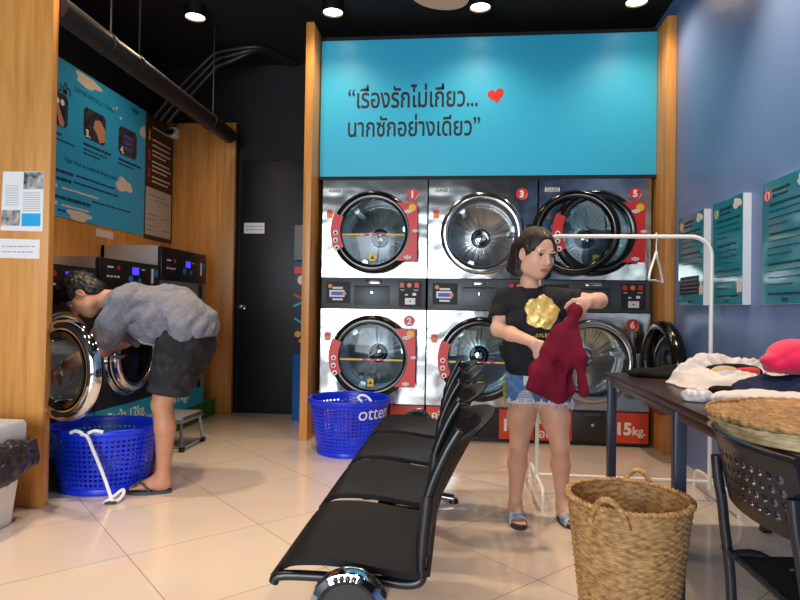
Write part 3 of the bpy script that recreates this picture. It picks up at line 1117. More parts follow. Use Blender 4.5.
def washer(y0, y1, ztop, label, body, mode, text=None, blue_num=None):
    w = (y1 - y0)
    r = thing('washing_machine', label, 'washing machine', (WX, (y0 + y1) / 2, 0.15), rz=90, group='washing machines in the niche')
    h = ztop - .15
    hw = w / 2 - .005
    pz = h - .175 if mode != 'c' else h - .27
    zc = .56 if mode != 'c' else .66
    b = MB().bounds(-hw, hw, .02, .485, .01, .207 if mode != 'c' else .167).bounds(-hw, -hw + .015, .02, .485, .16, h).bounds(hw - .015, hw, .02, .485, .16, h).bounds(-hw, hw, .46, .485, .16, h)
    b.bounds(-hw + .016, hw - .016, .012, .459, h - .03, h - .001).bounds(-hw + .02, hw - .02, .03, .455, pz, h - .035)
    b.build('cabinet', pm('silver_side_panel', rgb(206, 206, 204), .4) if mode == 'c' else pm('grey_side_panel', rgb(170, 170, 170), .4), r)
    MB().plate_hole(0, zc, .262, -hw, hw, .207 if mode != 'c' else .167, pz, 0, .025).build('front_panel', body, r, smooth=20)
    MB().lathe([(0.262, 0), (.25, -.06), (.262, -.1), (.262, -.42), (.2, -.43), (.001, -.41)], 48, T(0, 0, zc) @ FRONT).build('drum', STEEL_DRUM, r, smooth=40)
    MB().lathe([(0.262, 0.001), (.28, .014), (.296, .012), (.302, 0.0)], 56, T(0, 0, zc) @ FRONT).build('door_surround', CHROME if mode != 'c' else BLACK_PLASTIC, r, smooth=50)
    # door
    hx = .285
    ang = {'a': -111, 'b': 0, 'c': 0}[mode]
    M = T(-hx, -.03, zc) @ R(ang, 'Z') @ T(hx, .012, 0)
    b = MB().lathe([(.2, 0.0), (.198, .03), (.21, .05), (.235, .056), (.258, .046), (.268, .022), (.266, 0.0), (.2, 0.0)], 64, M @ FRONT)
    dr = b.build('door', CHROME if mode != 'c' else BLACK_GLOSS, r, smooth=60)
    if mode == 'c':
        MB().lathe([(.2, 0), (.19, -.05), (.15, -.1), (.08, -.125), (.001, -.13)], 48, M @ T(0, -.03, 0) @ FRONT @ Matrix.Scale(-1, 4, (0, 0, 1))).build('glass_bowl', BLACK_GLOSS, dr, smooth=60)
    else:
        MB().lathe([(.2, .03), (.195, -.02), (.175, -.075), (.12, -.105), (.001, -.115)], 48, M @ FRONT).build('glass_bowl', GLASS if mode == 'a' else DARK_GLASS, dr, smooth=60)
        MB().lathe([(.2, .035), (.1, .044), (.001, .047)], 48, M @ FRONT).build('outer_glass', GLASS if mode == 'a' else DARK_GLASS, dr, smooth=60)
        MB().lathe([(.172, .038), (.2, .05), (.2, .034), (.172, .034)], 48, M @ FRONT).build('inner_ring', BLACK_GLOSS, dr, smooth=60)
    # control panel
    b = MB().bounds(-hw + .004, hw - .004, -.012, .03, pz + .004, h - .004, .006)
    cp = b.build('control_panel', pm('black_control_panel', rgb(30, 29, 30), .32), r)
    zz = (pz + h) / 2
    MB().bounds(.0, .085, -.0145, -.011, zz - .01, zz + .045, .001).build('screen', SCREEN, cp)
    b = MB()
    b.bounds(-hw + .06, -hw + .25, -.014, -.011, zz - .06, zz + .06)
    b.mi = 1
    b.bounds(-hw + .085, -hw + .15, -.0155, -.0135, zz + .022, zz + .034)
    for i in range(4):
        b.bounds(-hw + .08 + i * .04, -hw + .105 + i * .04, -.0155, -.0135, zz - .04, zz - .028)
    b.mi = 2
    b.disc(.017, T(-hw + .215, -.0135, zz + .028) @ FRONT, 18, thick=.002)
    b.build('button_panel', [INK, PAPER, RED], cp, smooth=0)
    bbs = pm('bright_blue_sticker', rgb(36, 140, 206), .4)
    for q, x, z in ((.028, -.02, -.045), (.02, .1, -.05), (.03, hw - .06, .02)):
        MB().disc(q, T(x, -.011, zz + z) @ FRONT, 20, thick=.003).build('blue_sticker', bbs, cp, smooth=0)
    MB().bounds(hw - .13, hw - .1, -.0145, -.011, zz - .06, zz + .05).build('coin_slot', PAPER, cp)
    MB().bounds(.12, .17, -.0135, -.011, zz + .03, zz + .038).build('white_caption', PAPER, cp)
    # blue band
    b = MB().bounds(-hw, hw, -.006, .02, .012, .205 if mode != 'c' else .165, .002)
    b.mi = 1
    if text:
        b.text(text, (-hw + .1 if mode == 'a' else -.02, -.006, .125), (1, 0, 0), (0, 0, 1), h=.12, bold=.012, align='LEFT' if mode == 'a' else 'CENTER')
    b.build('capacity_band', [pm('blue_band', rgb(28, 156, 200), .4), WHITE], r, smooth=0)
    if blue_num:
        b = MB().box((-hw + .075, -.003, pz - .05), (.07, .006, .08), .003)
        b.mi = 1
        b.text(blue_num, (-hw + .075, -.006, pz - .05), (1, 0, 0), (0, 0, 1), h=.06, bold=.04)
        b.build('number_badge', [pm('blue_badge', rgb(24, 96, 196), .4), WHITE], r, smooth=0)
        MB().bounds(hw - .14, hw - .08, -.012, 0, .17, pz - .01, .003).build('dark_pillar', BLACK_PLASTIC, r)
    return r


washer(3.0, 3.635, 1.285, 'short charcoal washer with its chrome door swung open before the stooping man', CHARCOAL, 'a', 'ซักผ้า')
washer(3.645, 4.435, 1.36, 'middle charcoal washer with a shut chrome ringed door behind the man', CHARCOAL, 'b', 'ซักผ้า 12kg.')
washer(4.445, 5.29, 1.515, 'tall silver washer numbered 7 beside the far oak panel', pm('silver_front', rgb(190, 192, 192), .3, .7), 'c', '17kg.', '7')

# artificial turf plinth under the washers
GRASS = pm('artificial_turf', rgb(52, 110, 42), 0.85, color2=rgb(98, 158, 72), vscale=160, bump=0.004, bscale=220)
tf = struct(MB().bounds(-2.82, -2.34, 2.95, 5.6, 0, .148, .01).build('floor_plinth', GRASS))
random.seed(3)
bl = MB()
for i in range(9000):
    y = random.uniform(2.97, 5.59)
    if random.random() < .72:
        p, n = Vector((-2.342, y, random.uniform(.01, .145))), Vector((1, 0, 0))
    else:
        p, n = Vector((random.uniform(-2.345, -2.33), y, .148)), Vector((.3, 0, 1))
    dd = (n + Vector((random.uniform(-.4, .8), random.uniform(-.9, .9), random.uniform(-.7, .9)))).normalized() * random.uniform(.012, .024)
    s = Vector((0, 1, .3)).normalized() * .0022
    bl.add([p - s, p + s, p + dd], [(0, 1, 2)])
bo = bl.build('artificial_grass', [GRASS], smooth=0)
tag(bo, 'green artificial grass covering the plinth under the washers', 'artificial grass', kind='stuff')

# ------------------------------------------------------------------ signs and posters on the left
ps = thing('instruction_poster', 'large turquoise instruction poster with photos above the washers', 'poster', (-2.82, 4.1, 1.66))
PX = -2.816
MB().bounds(-2.82, PX, 3.3, 5.078, 1.665, 2.775).build('panel', CYAN_DULL, ps, world=True)
Yv, Zv = (0, 1, 0), (0, 0, 1)


def line_bars(b, x, ya, yb, z, h, seed, up=0.0, sgn=1):
    """a line of small print too fine to read: word-long dashes"""
    rnd = random.Random(seed)
    y = ya
    while y < yb - .01:
        l = min(rnd.uniform(.03, .11), yb - y)
        b.bounds(x - .0004, x + .0008, y, y + l, z - h / 2, z + h / 2)
        y += l + .006


b = MB()
b.text('DRYER INSTRUCTIONS', (PX, 4.335, 2.615), Yv, Zv, w=.5)
b.build('heading', INK_BLUE, ps, world=True, smooth=0)
b = MB().text('วิธีอบผ้า', (PX, 4.04, 2.58), Yv, Zv, h=.085, bold=.02, align='RIGHT')
b.build('heading', INK, ps, world=True, smooth=0)
b = MB().text('Tips: How to continue drying time', (PX, 3.99, 2.075), Yv, Zv, w=.64, align='LEFT')
b.build('heading', INK_BLUE, ps, world=True, smooth=0)
b = MB().text('Otteri', (PX, 4.895, 2.722), Yv, Zv, h=.036, bold=.03)
b.build('shop_logo', INK_BLUE, ps, world=True, smooth=0)
PH_D = pm('photo_dark', rgb(32, 34, 42), 0.3, color2=rgb(74, 76, 92), vscale=14)
PH_S = pm('photo_skin', rgb(196, 146, 118), 0.5)
PH_B = pm('photo_violet', rgb(84, 78, 160), 0.4)
for ya, yb, num, kind in ((3.62, 4.016, '2.', 0), (4.195, 4.475, '3.', 1), (4.655, 4.935, '4.', 2)):
    b = MB()
    pts = [(yb - .03, 2.295), (yb, 2.325), (yb, 2.5), (yb - .03, 2.53), (ya + .03, 2.53), (ya, 2.5), (ya, 2.325), (ya + .03, 2.295)]
    b.prism(pts, 0.001, Matrix(((0, 0, 1, PX), (1, 0, 0, 0), (0, 1, 0, 0), (0, 0, 0, 1))))
    b.mi = 1
    Q = Matrix(((0, 0, 1, PX + .0008), (1, 0, 0, 0), (0, 1, 0, 0), (0, 0, 0, 1)))
    m = (ya + yb) / 2
    if kind == 0:
        b.prism([(m + .06, 2.46), (m + .09, 2.45), (m + .16, 2.33), (m + .15, 2.3), (m + .11, 2.3)], .001, Q)
    if kind == 1:
        b.prism([(m + .0, 2.46), (m + .06, 2.48), (m + .135, 2.42), (m + .135, 2.33), (m + .06, 2.3), (m + .03, 2.36), (m - .02, 2.4)], .001, Q)
    b.mi = 2
    for i in range(3 if kind != 1 else 0):
        b.bounds(PX, PX + .002, m - .07, m + .07, 2.345 + i * .05, 2.375 + i * .05)
    b.mi = 3
    if kind == 0:
        for i in range(4):
            b.disc(.022, T(PX + .0012, m - .03 + i * .055, 2.47) @ R(90, 'Y'), 14, thick=.001)
    b.text(num, (PX + .001, ya + .055, 2.335), Yv, Zv, h=.06, bold=.04)
    b.build('photo', [PH_D, PH_S, PH_B, WHITE], ps, world=True, smooth=0)
b = MB()
for i, (ya, yb, z, h) in enumerate(((3.4, 3.95, 2.24, .018), (3.4, 4.1, 2.2, .012), (4.2, 4.55, 2.25, .02), (4.2, 4.5, 2.21, .012), (4.2, 4.42, 2.18, .012), (4.66, 5.0, 2.25, .02), (4.66, 4.9, 2.215, .012),
                                    (3.4, 4.1, 1.985, .024), (4.12, 4.62, 1.99, .014), (3.4, 4.07, 1.93, .024), (4.1, 4.67, 1.938, .014), (3.4, 4.3, 1.80, .024), (4.32, 4.86, 1.835, .012), (3.4, 3.9, 1.71, .024), (3.93, 4.02, 1.71, .014))):
    b = MB()
    line_bars(b, PX, ya, yb, z, h, i)
    b.build('small_print', INK_BLUE, ps, world=True, smooth=0)
for i, (ya, yb, z, h) in enumerate(((3.4, 3.93, 1.875, .022), (3.97, 4.4, 1.872, .014), (3.4, 3.93, 1.755, .022), (3.97, 4.28, 1.75, .014))):
    b = MB()
    line_bars(b, PX, ya, yb, z, h, 40 + i)
    b.build('pale_print', CREAM, ps, world=True, smooth=0)


def cloud_poly(w, h, seed=0, flat=False):
    """outline of a puffy print cloud"""
    pts = []
    n = 44
    for i in range(n):
        a = 2 * PI * i / n
        r = 1 + .16 * math.sin(3 * a + seed) + .10 * math.sin(5 * a + 2 * seed)
        x, y = math.cos(a) * r * w / 2, math.sin(a) * r * h / 2
        pts.append((x, max(y, -h * .3) if flat else y))
    return pts


PQ = lambda x, y, z: Matrix(((0, 0, 1, x), (1, 0, 0, y), (0, 1, 0, z), (0, 0, 0, 1)))
for y, z, w, h, s in ((4.24, 2.72, .3, .09, 1), (4.75, 2.045, .24, .11, 2.4), (4.17, 1.70, .27, .075, .4), (5.03, 2.575, .09, .1, 4)):
    MB().prism(cloud_poly(w, h, s), .001, PQ(PX, y, z)).build('printed_cloud', CREAM, ps, world=True, smooth=0)
for y, z in ((4.62, 2.655), (4.57, 2.63), (4.68, 2.59)):
    MB().prism(cloud_poly(.025, .025, 1), .001, PQ(PX, y, z)).build('printed_snowflake', CREAM, ps, world=True, smooth=0)

bs = thing('warning_board', 'dark brown notice board with pale lower half next to the turquoise poster', 'notice board', (-2.82, 5.34, 1.64))
MB().bounds(-2.82, PX, 5.081, 5.598, 1.645, 2.775).build('panel', pm('brown_board', rgb(58, 40, 32), .45), bs, world=True)
MB().bounds(PX - .001, PX + .001, 5.10, 5.57, 1.685, 2.115).build('pale_field', pm('pale_field', rgb(190, 186, 178), .5), bs, world=True)
b = MB()
for i, (yb, z) in enumerate(((5.5, 2.67), (5.55, 2.56), (5.52, 2.51), (5.54, 2.46), (5.45, 2.42), (5.52, 2.36), (5.55, 2.32), (5.48, 2.28), (5.54, 2.22), (5.5, 2.18))):
    b = MB()
    line_bars(b, PX, 5.2, yb, z, .014, 60 + i)
    b.build('small_print', CREAM, bs, world=True, smooth=0)
for i, (ya, yb, z) in enumerate(((5.14, 5.45, 2.05), (5.25, 5.55, 2.01), (5.12, 5.3, 1.87), (5.12, 5.28, 1.83), (5.4, 5.55, 1.86), (5.12, 5.3, 1.77), (5.12, 5.26, 1.73), (5.4, 5.55, 1.75))):
    b = MB()
    line_bars(b, PX + .001, ya, yb, z, .013, 80 + i)
    b.build('small_print', GREY_INK, bs, world=True, smooth=0)
for i, z in enumerate((2.56, 2.38, 2.22)):
    b = MB()
    b.bounds(PX, PX + .002, 5.135, 5.155, z, z + .07, .001)
    b.disc(.018, T(PX, 5.145, z) @ R(90, 'Y'), 16, thick=.002)
    b.build('thermometer_icon', (pm('gold_print', rgb(214, 160, 60), .5), RED, RED)[i], bs, world=True, smooth=0)

# papers on the near oak panel
lf = thing('leaflet', 'white printed leaflet with two photos taped on the near oak panel', 'leaflet', (-2.27, 2.9, 1.43))
LQ = Matrix(((1, 0, 0, 0), (0, 0, -1, 2.899), (0, 1, 0, 0), (0, 0, 0, 1)))
b = MB().prism([(-2.392, 1.43), (-2.157, 1.425), (-2.155, 1.735), (-2.385, 1.738)], .001, LQ)
b.build('sheet', PAPER, lf, world=True, smooth=0)
PHOTO_W = pm('leaflet_photo', rgb(40, 52, 66), .4, color2=rgb(214, 206, 200), vscale=26)
for q, m, n_ in (([(-2.27, 1.645), (-2.158, 1.645), (-2.156, 1.733), (-2.268, 1.733)], PHOTO_W, 'photo'), ([(-2.39, 1.455), (-2.285, 1.455), (-2.283, 1.535), (-2.388, 1.535)], PHOTO_W, 'photo'),
              ([(-2.275, 1.452), (-2.17, 1.452), (-2.17, 1.518), (-2.275, 1.518)], CYAN_DULL, 'blue_box')):
    MB().prism(q, .0005, T(0, -.001, 0) @ LQ).build(n_, m, lf, world=True, smooth=0)
for xa, xb, za, st_ in ((-2.37, -2.295, 1.56, .0125), (-2.27, -2.175, 1.53, .0115)):
    b = MB()
    for i in range(9):
        b.bounds(xa, xb, 2.8975, 2.898, za + i * st_, za + .005 + i * st_)
    b.build('small_print', FAINT_INK, lf, world=True, smooth=0)
nt_ = thing('paper_note', 'white handwritten paper note below the leaflet on the near oak panel', 'note', (-2.28, 2.9, 1.28))
MB().prism([(-2.42, 1.287), (-2.172, 1.283), (-2.17, 1.382), (-2.42, 1.388)], .001, LQ).build('sheet', PAPER, nt_, world=True, smooth=0)
b = MB()
for z in (1.315, 1.343):
    rnd = random.Random(int(z * 1000))
    x = -2.38
    while x < -2.21:
        l = rnd.uniform(.004, .02)
        b.bounds(x, x + l, 2.8975, 2.898, z, z + .006)
        x += l + .006
b.build('writing', GREY_INK, nt_, world=True, smooth=0)
n2 = MB().bounds(-2.82, -2.8185, 4.385, 4.615, 1.578, 1.636).build('paper_note', pm('pink_paper', rgb(222, 206, 212), .7), loc=(-2.82, 4.5, 1.578))
tag(n2, 'small pale pink note on the oak above the middle washer', 'note')
n3 = thing('door_notice', 'white printed notice on the black door', 'note', (-2.02, YB - .012, 1.76))
MB().bounds(-2.128, -1.922, YB - .0132, YB - .012, 1.765, 1.87).build('sheet', PAPER, n3, world=True)
b = MB()
for z in (1.80, 1.832):
    rnd = random.Random(int(z * 999))
    x = -2.1
    while x < -1.95:
        l = rnd.uniform(.008, .03)
        b.bounds(x, x + l, YB - .0138, YB - .0130, z, z + .009)
        x += l + .007
b.build('printing', GREY_INK, n3, world=True, smooth=0)

# security camera on the oak panel's corner
cc = thing('security_camera', 'small white dome security camera on the far oak panel top', 'camera', (-2.80, 5.57, 2.72))
MB().box((0, -.02, .0), (.1, .10, .1), .02).build('housing', WHITE_PLASTIC, cc)
MB().lathe([(0.001, .012), (.022, .01), (.03, 0), (.03, -.01), (.001, -.01)], 28, T(.005, -.07, .0) @ FRONT).build('lens', BLACK_GLOSS, cc)
MB().lathe([(0.03, .006), (.04, .006), (.042, -.01), (.03, -.01)], 28, T(.005, -.068, 0) @ FRONT).build('lens_ring', GREY_PLASTIC, cc)
MB().tube(catmull([(0, 0, .05), (.02, .03, .12), (.1, .06, .17), (.13, .1, .13), (.13, .09, .02)], 6), .006, 8).build('cable', BLACK_PLASTIC, cc)
MB().bounds(-.03, .03, .01, .036, -.04, .04).build('bracket', WHITE_PLASTIC, cc)

# kiosk behind the left oak post and a grey wall box above it
vm = thing('soap_vending_machine', 'blue vending machine half hidden between the black door and the oak post', 'vending machine', (-1.38, 5.45, 0))
MB().bounds(-.155, .12, -.03, .26, 0, 1.47, .008).build('body', pm('vending_blue', rgb(24, 104, 190), .35), vm)
b = MB()
b.bounds(-.152, .1, -.034, -.028, .62, 1.46)
b.mi = 1
b.disc(.045, T(-.075, -.034, 1.3) @ FRONT, 24, thick=.002)
b.mi = 2
b.bounds(-.15, -.05, -.036, -.032, 1.36, 1.42).box((-.1, -.035, 1.14), (.12, .002, .02), rot=R(25, 'Y'))
b.mi = 3
b.box((-.1, -.035, 1.08), (.12, .002, .018), rot=R(-25, 'Y')).box((-.1, -.035, .92), (.1, .002, .018), rot=R(30, 'Y'))
b.mi = 4
b.disc(.03, T(-.11, -.034, .80) @ FRONT, 20, thick=.002).disc(.018, T(-.08, -.034, .74) @ FRONT, 20, thick=.002)
b.build('front_graphic', [pm('dark_navy_print', rgb(26, 28, 66), .4), CREAM, RED, CYAN, YELLOW], vm, smooth=0)
bx = MB().bounds(-1.60, -1.40, YB - .09, YB, 1.50, 1.84, .008).build('switch_box', pm('box_grey', rgb(122, 126, 128), .5), loc=(-1.5, YB, 1.5))
tag(bx, 'grey box on the black wall above the blue vending machine', 'electrical box')

# ------------------------------------------------------------------ three boards on the blue wall
def wall_board(y0, y1, label, badge, seed, dark=False):
    r = thing('poster_board', label, 'poster', (XR, (y0 + y1) / 2, 1.105), group='poster boards on the blue wall')
    xf = 1.537
    b = MB().bounds(xf, XR, y0, y1, 1.105, 1.72)
    b.build('board', pm('white_foam_board', rgb(214, 220, 228), .6), r, world=True)
    MB().bounds(xf - .002, xf, y0 + .002, y1, 1.107, 1.72).build('printed_face', TEAL, r, world=True)
    fx = xf - .003
    b = MB()
    ym = y1 - .04
    for i in range(13):
        z = 1.60 - i * .034 - (.012 * (i // 4))
        if dark and z < 1.36:
            break
        line_yb = ym - .02
        rnd = random.Random(seed * 50 + i)
        e = rnd.uniform(.1, .2) if i % 4 == 3 else rnd.uniform(.02, .08)
        line_bars(b, fx + .0006, y0 + e, line_yb, z, .012 if i % 4 == 0 else .006, seed * 20 + i)
    line_bars(b, fx + .0006, y1 - .26, y1 - .1, 1.668, .016, seed)
    line_bars(b, fx + .0006, y1 - .24, y1 - .1, 1.64, .012, seed + 3)
    b.build('small_print', pm('dark_teal_ink', rgb(12, 52, 62), .5), r, world=True, smooth=0)
    b = MB()
    D = T(fx + .0012, y1 - .052, 1.65) @ R(-90, 'Y')
    b.disc(.034, D, 28, thick=.0015)
    b.mi = 1
    b.disc(.024, T(-.0006, 0, 0) @ D, 24, thick=.0015)
    b.mi = 0
    b.box((fx - .001, y1 - .052, 1.65), (.0016, .018, .03))
    b.build('round_badge', [badge, CREAM], r, world=True, smooth=0)
    for (yy, zz, w, h, s) in ((y0 + .07, 1.675, .1, .055, 2), (y0 + .035, 1.21, .06, .08, 3)):
        MB().prism(cloud_poly(w, h, s), .0012, Matrix(((0, 0, -1, fx + .0014), (-1, 0, 0, yy), (0, 1, 0, zz), (0, 0, 0, 1)))).build('printed_cloud', CREAM, r, world=True, smooth=0)
    MB().text('Otteri', (fx + .001, (y0 + y1) / 2, 1.13), (0, -1, 0), (0, 0, 1), h=.018, bold=.03).build('shop_logo', pm('dark_teal_ink', rgb(12, 52, 62)), r, world=True, smooth=0)
    if dark:
        b = MB().bounds(fx - .0004, fx + .001, y0 + .07, y1 - .04, 1.18, 1.30)
        b.mi = 1
        for i in range(4):
            b.bounds(fx - .001, fx, y0 + .09, y1 - .06, 1.195 + i * .026, 1.199 + i * .026)
        b.build('dark_table', [INK, GREY_INK], r, world=True, smooth=0)
    return r


wall_board(3.985, 4.42, 'teal poster board with a dark table near its foot, by the oak post', pm('gold_print', rgb(214, 160, 60), .5), 1, True)
wall_board(3.453, 3.845, 'teal poster board with a green round badge, middle of the blue wall', pm('green_print', rgb(60, 140, 80), .5), 2)
wall_board(2.80, 3.238, 'teal poster board with a red round badge on the blue wall', RED, 3)

# ------------------------------------------------------------------ waiting bench of four linked seats
bench = thing('beam_bench', 'row of four linked black plastic seats with chrome ring ends on the tile floor', 'bench', (-0.26, 2.5, 0))
for i in range(4):
    y0 = 1.45 + i * .522
    y1 = y0 + .452

    def seat_fn(u, v, y0=y0, y1=y1):
        # u front (x -) to back, v across the width
        x = -.465 + .40 * u
        z = .422 + .012 * math.cos((u - .35) * 5) - .05 * max(0, (.18 - u) / .18) ** 2 - .016 * math.sin(PI * v) * math.sin(PI * min(1, u * 1.05))
        z += .012 * max(0, (u - .85) / .15) ** 2
        w = .045 * max(0, (.2 - u) / .2) ** 2.2
        return (x, y0 + w + (y1 - y0 - 2 * w) * v, z)
    MB().sheet(seat_fn, 22, 14, .016).build('seat', BLACK_SEAT, bench, world=True, smooth=60)

    def back_fn(u, v, y0=y0, y1=y1):
        # v up the back, u across; the top edge wraps backwards
        z = .455 + .33 * v
        cx = -.088 + .022 * min(1, v / .42) + .085 * max(0, (v - .36) / .64) ** 1.15
        bow = .06 * (1 - (2 * u - 1) ** 2) * (.3 + .7 * v)
        rc = .03 * max(0, (v - .8) / .2) ** 2 * abs(2 * u - 1) ** 2
        return (cx + bow + .02 * max(0, (v - .86) / .14) ** 2, y0 + .012 + (y1 - y0 - .024) * u, z - rc)
    NB, NV = 24, 12

    def slot(i_, j_):
        return j_ in (4, 6, 8, 10) and 3 <= i_ < 21 and (i_ % 3) != 0
    MB().perforated(back_fn, NB, NV, .005, slot, a=.47, b=.38, sq=6).build('backrest', BLACK_SEAT, bench, world=True, smooth=50, merge=2e-4)
    for s in (0, 1):
        yy = y0 + .012 if s == 0 else y1 - .012
        pts = catmull([(-.452, yy, .372), (-.42, yy, .392), (-.2, yy, .392), (-.12, yy, .388), (-.085, yy, .40), (-.085, yy, .44), (-.081, yy, .5), (-.072, yy, .60), (-.034, yy, .70), (.002, yy, .765)], 5)
        MB().tube(pts, .0125, 12).build('seat_frame', BLACK_METAL, bench, world=True)
        MB().tube([(-.083, yy, .46), (-.081, yy, .5), (-.071, yy, .605)], .0165, 12).build('frame_sleeve', BLACK_PLASTIC, bench, world=True)
    b = MB()
    b.bounds(-.40, -.12, y0 + .21, y0 + .27, .36, .4, .006)
    b.build('seat_bracket', BLACK_METAL, bench, world=True)
MB().bounds(-.285, -.215, 1.36, 3.58, .315, .365, .006).build('beam', BLACK_METAL, bench, world=True)
for y in (1.62, 3.3):
    b = MB()
    b.tube(catmull([(-.25, y, .34), (-.25, y, .15), (-.3, y, .06), (-.5, y, .025)], 6), .022, 12)
    b.build('leg', CHROME, bench, world=True)
    b = MB()
    b.tube(catmull([(-.25, y, .34), (-.25, y, .15), (-.2, y, .06), (-.02, y, .025)], 6), .022, 12)
    b.build('leg', CHROME, bench, world=True)
    for x in (-.5, -.02):
        MB().lathe([(.001, 0), (.026, 0), (.026, .012), (.02, .025), (.001, .025)], 20, T(x, y, 0)).build('foot', BLACK_PLASTIC, bench, world=True)
for y, s in ((1.37, 1), (3.60, -1)):
    Q = T(-.245, y, .36) @ FRONT
    b = MB().lathe([(.064, -.02), (.066, .012), (.078, .024), (.092, .018), (.096, -.004), (.092, -.024), (.064, -.024)], 56, Q)
    rg = b.build('end_ring', CHROME, bench, world=True, smooth=50)
    MB().lathe([(.001, .006), (.066, .006), (.066, -.014), (.001, -.014)], 48, Q).build('end_cap', BLACK_PLASTIC, rg, world=True)
    b = MB()
    for k in range(-2, 3):
        a = PI / 2 + k * .17
        b.lathe([(.001, .027), (.006, .026), (.007, .02)], 12, T(-.245 + .083 * math.cos(a), y - .0, .36 + .083 * math.sin(a)) @ FRONT)
    b.build('rivet', BLACK_METAL, rg, world=True)

# ------------------------------------------------------------------ blue laundry baskets
def laundry_basket(label, loc, rb, rt, h, sy, rz=0.0, text=None, nu=56, nv=13):
    r = thing('laundry_basket', label, 'laundry basket', loc, rz, 'blue plastic laundry baskets')

    def fn(u, v):
        a = 2 * PI * u
        q = rb + (rt - rb) * (max(v, 0) ** 0.85)
        return (q * math.cos(a), q * sy * math.sin(a), .02 + (h - .045) * v)
    ng = (0, nv - 1)

    def hole(i, j):
        return 1 <= j < nv - 1
    b = MB().perforated(fn, nu, nv, .004, hole, wrap=True, a=.33, b=.27, sq=5)
    b.lathe([(.001, .004), (rb - .004, .004), (rb + .002, .012), (rb + .004, .03)], 56, sy=sy)
    b.build('body', BLUE_PLASTIC, r, merge=2e-4, smooth=50)
    MB().lathe([(rt - .004, h - .04), (rt + .004, h - .036), (rt + .014, h - .034), (rt + .02, h - .026), (rt + .02, h - .006), (rt + .012, h), (rt, h), (rt - .006, h - .008), (rt - .004, h - .04)], 64, sy=sy).build('rim', BLUE_PLASTIC, r, smooth=50)
    MB().lathe([(rb + .002, .0), (rb + .008, .002), (rb + .013, .03), (rb + .009, .036), (rb + .002, .03)], 64, sy=sy).build('base_ring', BLUE_PLASTIC, r, smooth=50)
    if text:
        b = MB()
        n0 = len(b.v)
        b.text(text, (0, 0, 0), (1, 0, 0), (0, 1, 0), w=.30, bold=.0)
        a0, zc = text_at = (-0.62, h - .085)
        V = []
        for x, y, z in b.v:
            q = rb + (rt - rb) * max(0, min(1, (zc + y) / h)) ** .85 + .0055 + z
            a = a0 + x / (q)
            V.append((q * math.cos(a), q * sy * math.sin(a), zc + y))
        b.v = V
        b.build('white_lettering', WHITE, r, smooth=0)
    return r


lb = laundry_basket('oval blue plastic laundry basket with white cord trailing at the feet of the stooping man', (-2.035, 3.30, 0), .235, .288, .365, .82, 8, None, 60, 12)
b = MB()
b.tube(catmull([(-.01, -.266, .352), (.0, -.282, .358), (.03, -.285, .345), (.05, -.2768, .2895), (.085, -.27, .2), (.125, -.27, .1), (.16, -.29, .03), (.185, -.32, .012), (.205, -.3, .014), (.21, -.25, .03), (.2, -.235, .05), (.175, -.28, .03), (.15, -.34, .012)], 6), .009, 8)
b.tube(catmull([(.0, -.275, .362), (-.04, -.27, .372), (-.07, -.262, .36)], 5), .009, 8)
b.tube(catmull([(.03, -.28, .362), (.06, -.272, .374), (.1, -.26, .365)], 5), .009, 8)
b.build('white_cord', pm('white_cord', rgb(226, 226, 228), .8), lb)
MB().tube([(.15, -.34, .012), (.185, -.33, .012), (.205, -.325, .012)], .007, 8).build('cord_clip', BLACK_PLASTIC, lb)
lb2 = laundry_basket('round blue plastic laundry basket with white lettering beside the oak post of the dryers', (-.80, 4.36, 0), .225, .285, .40, 1.0, 0, 'otteri', 56, 14)
MB().tube(catmull([(.13, -.225, .40), (.1, -.215, .425), (.12, -.19, .44), (.16, -.19, .43), (.19, -.2, .4)], 6), .009, 8).build('white_cord', pm('white_cord', rgb(226, 226, 228), .8), lb2)

# ------------------------------------------------------------------ waste bin with black liner
bn_ = thing('waste_bin', 'white square waste bin with black bin liner and grey lid, by the near oak panel', 'bin', (-2.325, 2.525, 0))


def sq_loft(prof, n=6, rc=.03):
    """rounded square section lofted: (half x, half y, z)"""
    vs, fs = [], []
    ring = []
    for cx, cy, a0 in ((1, 1, 0), (-1, 1, 90), (-1, -1, 180), (1, -1, 270)):
        for k in range(n + 1):
            ring.append((cx, cy, math.radians(a0 + 90 * k / n)))
    N = len(ring)
    for hx, hy, z in prof:
        for cx, cy, a in ring:
            vs.append((cx * (hx - rc) + rc * math.cos(a), cy * (hy - rc) + rc * math.sin(a), z))
    for j in range(len(prof) - 1):
        for k in range(N):
            k2 = (k + 1) % N
            fs.append((j * N + k, j * N + k2, (j + 1) * N + k2, (j + 1) * N + k))
    fs.append(tuple(reversed(range(N))))
    fs.append(tuple((len(prof) - 1) * N + k for k in range(N)))
    return vs, fs


b = MB()
b.add(*sq_loft([(.205, .16, 0), (.212, .165, .01), (.25, .185, .36)]))
b.build('bin_body', pm('bin_white', rgb(228, 230, 230), .4), bn_)
b = MB()
b.add(*sq_loft([(.252, .187, .355), (.258, .193, .37), (.258, .193, .475), (.25, .186, .49)]))
b.build('bin_lid', pm('lid_grey', rgb(170, 180, 194), .45), bn_)
MB().bounds(-.15, .12, -.1, .1, .488, .493, .002).build('lid_flap', pm('flap_brown', rgb(150, 120, 92), .5), bn_)
F = Field((-.34, -.28, .17), (.37, .28, .43), .005)
for sx, sy_, wx, wy in ((1, 0, .03, .2), (-1, 0, .03, .2), (0, 1, .26, .03), (0, -1, .26, .03)):
    cx, cy = sx * .272, sy_ * .205
    F.ell((cx, cy, .375), (wx + .012, wy + .02, .035), .03)
    F.ell((cx * 1.02, cy * 1.03, .31), (wx + .008, wy + .03, .07), .03)
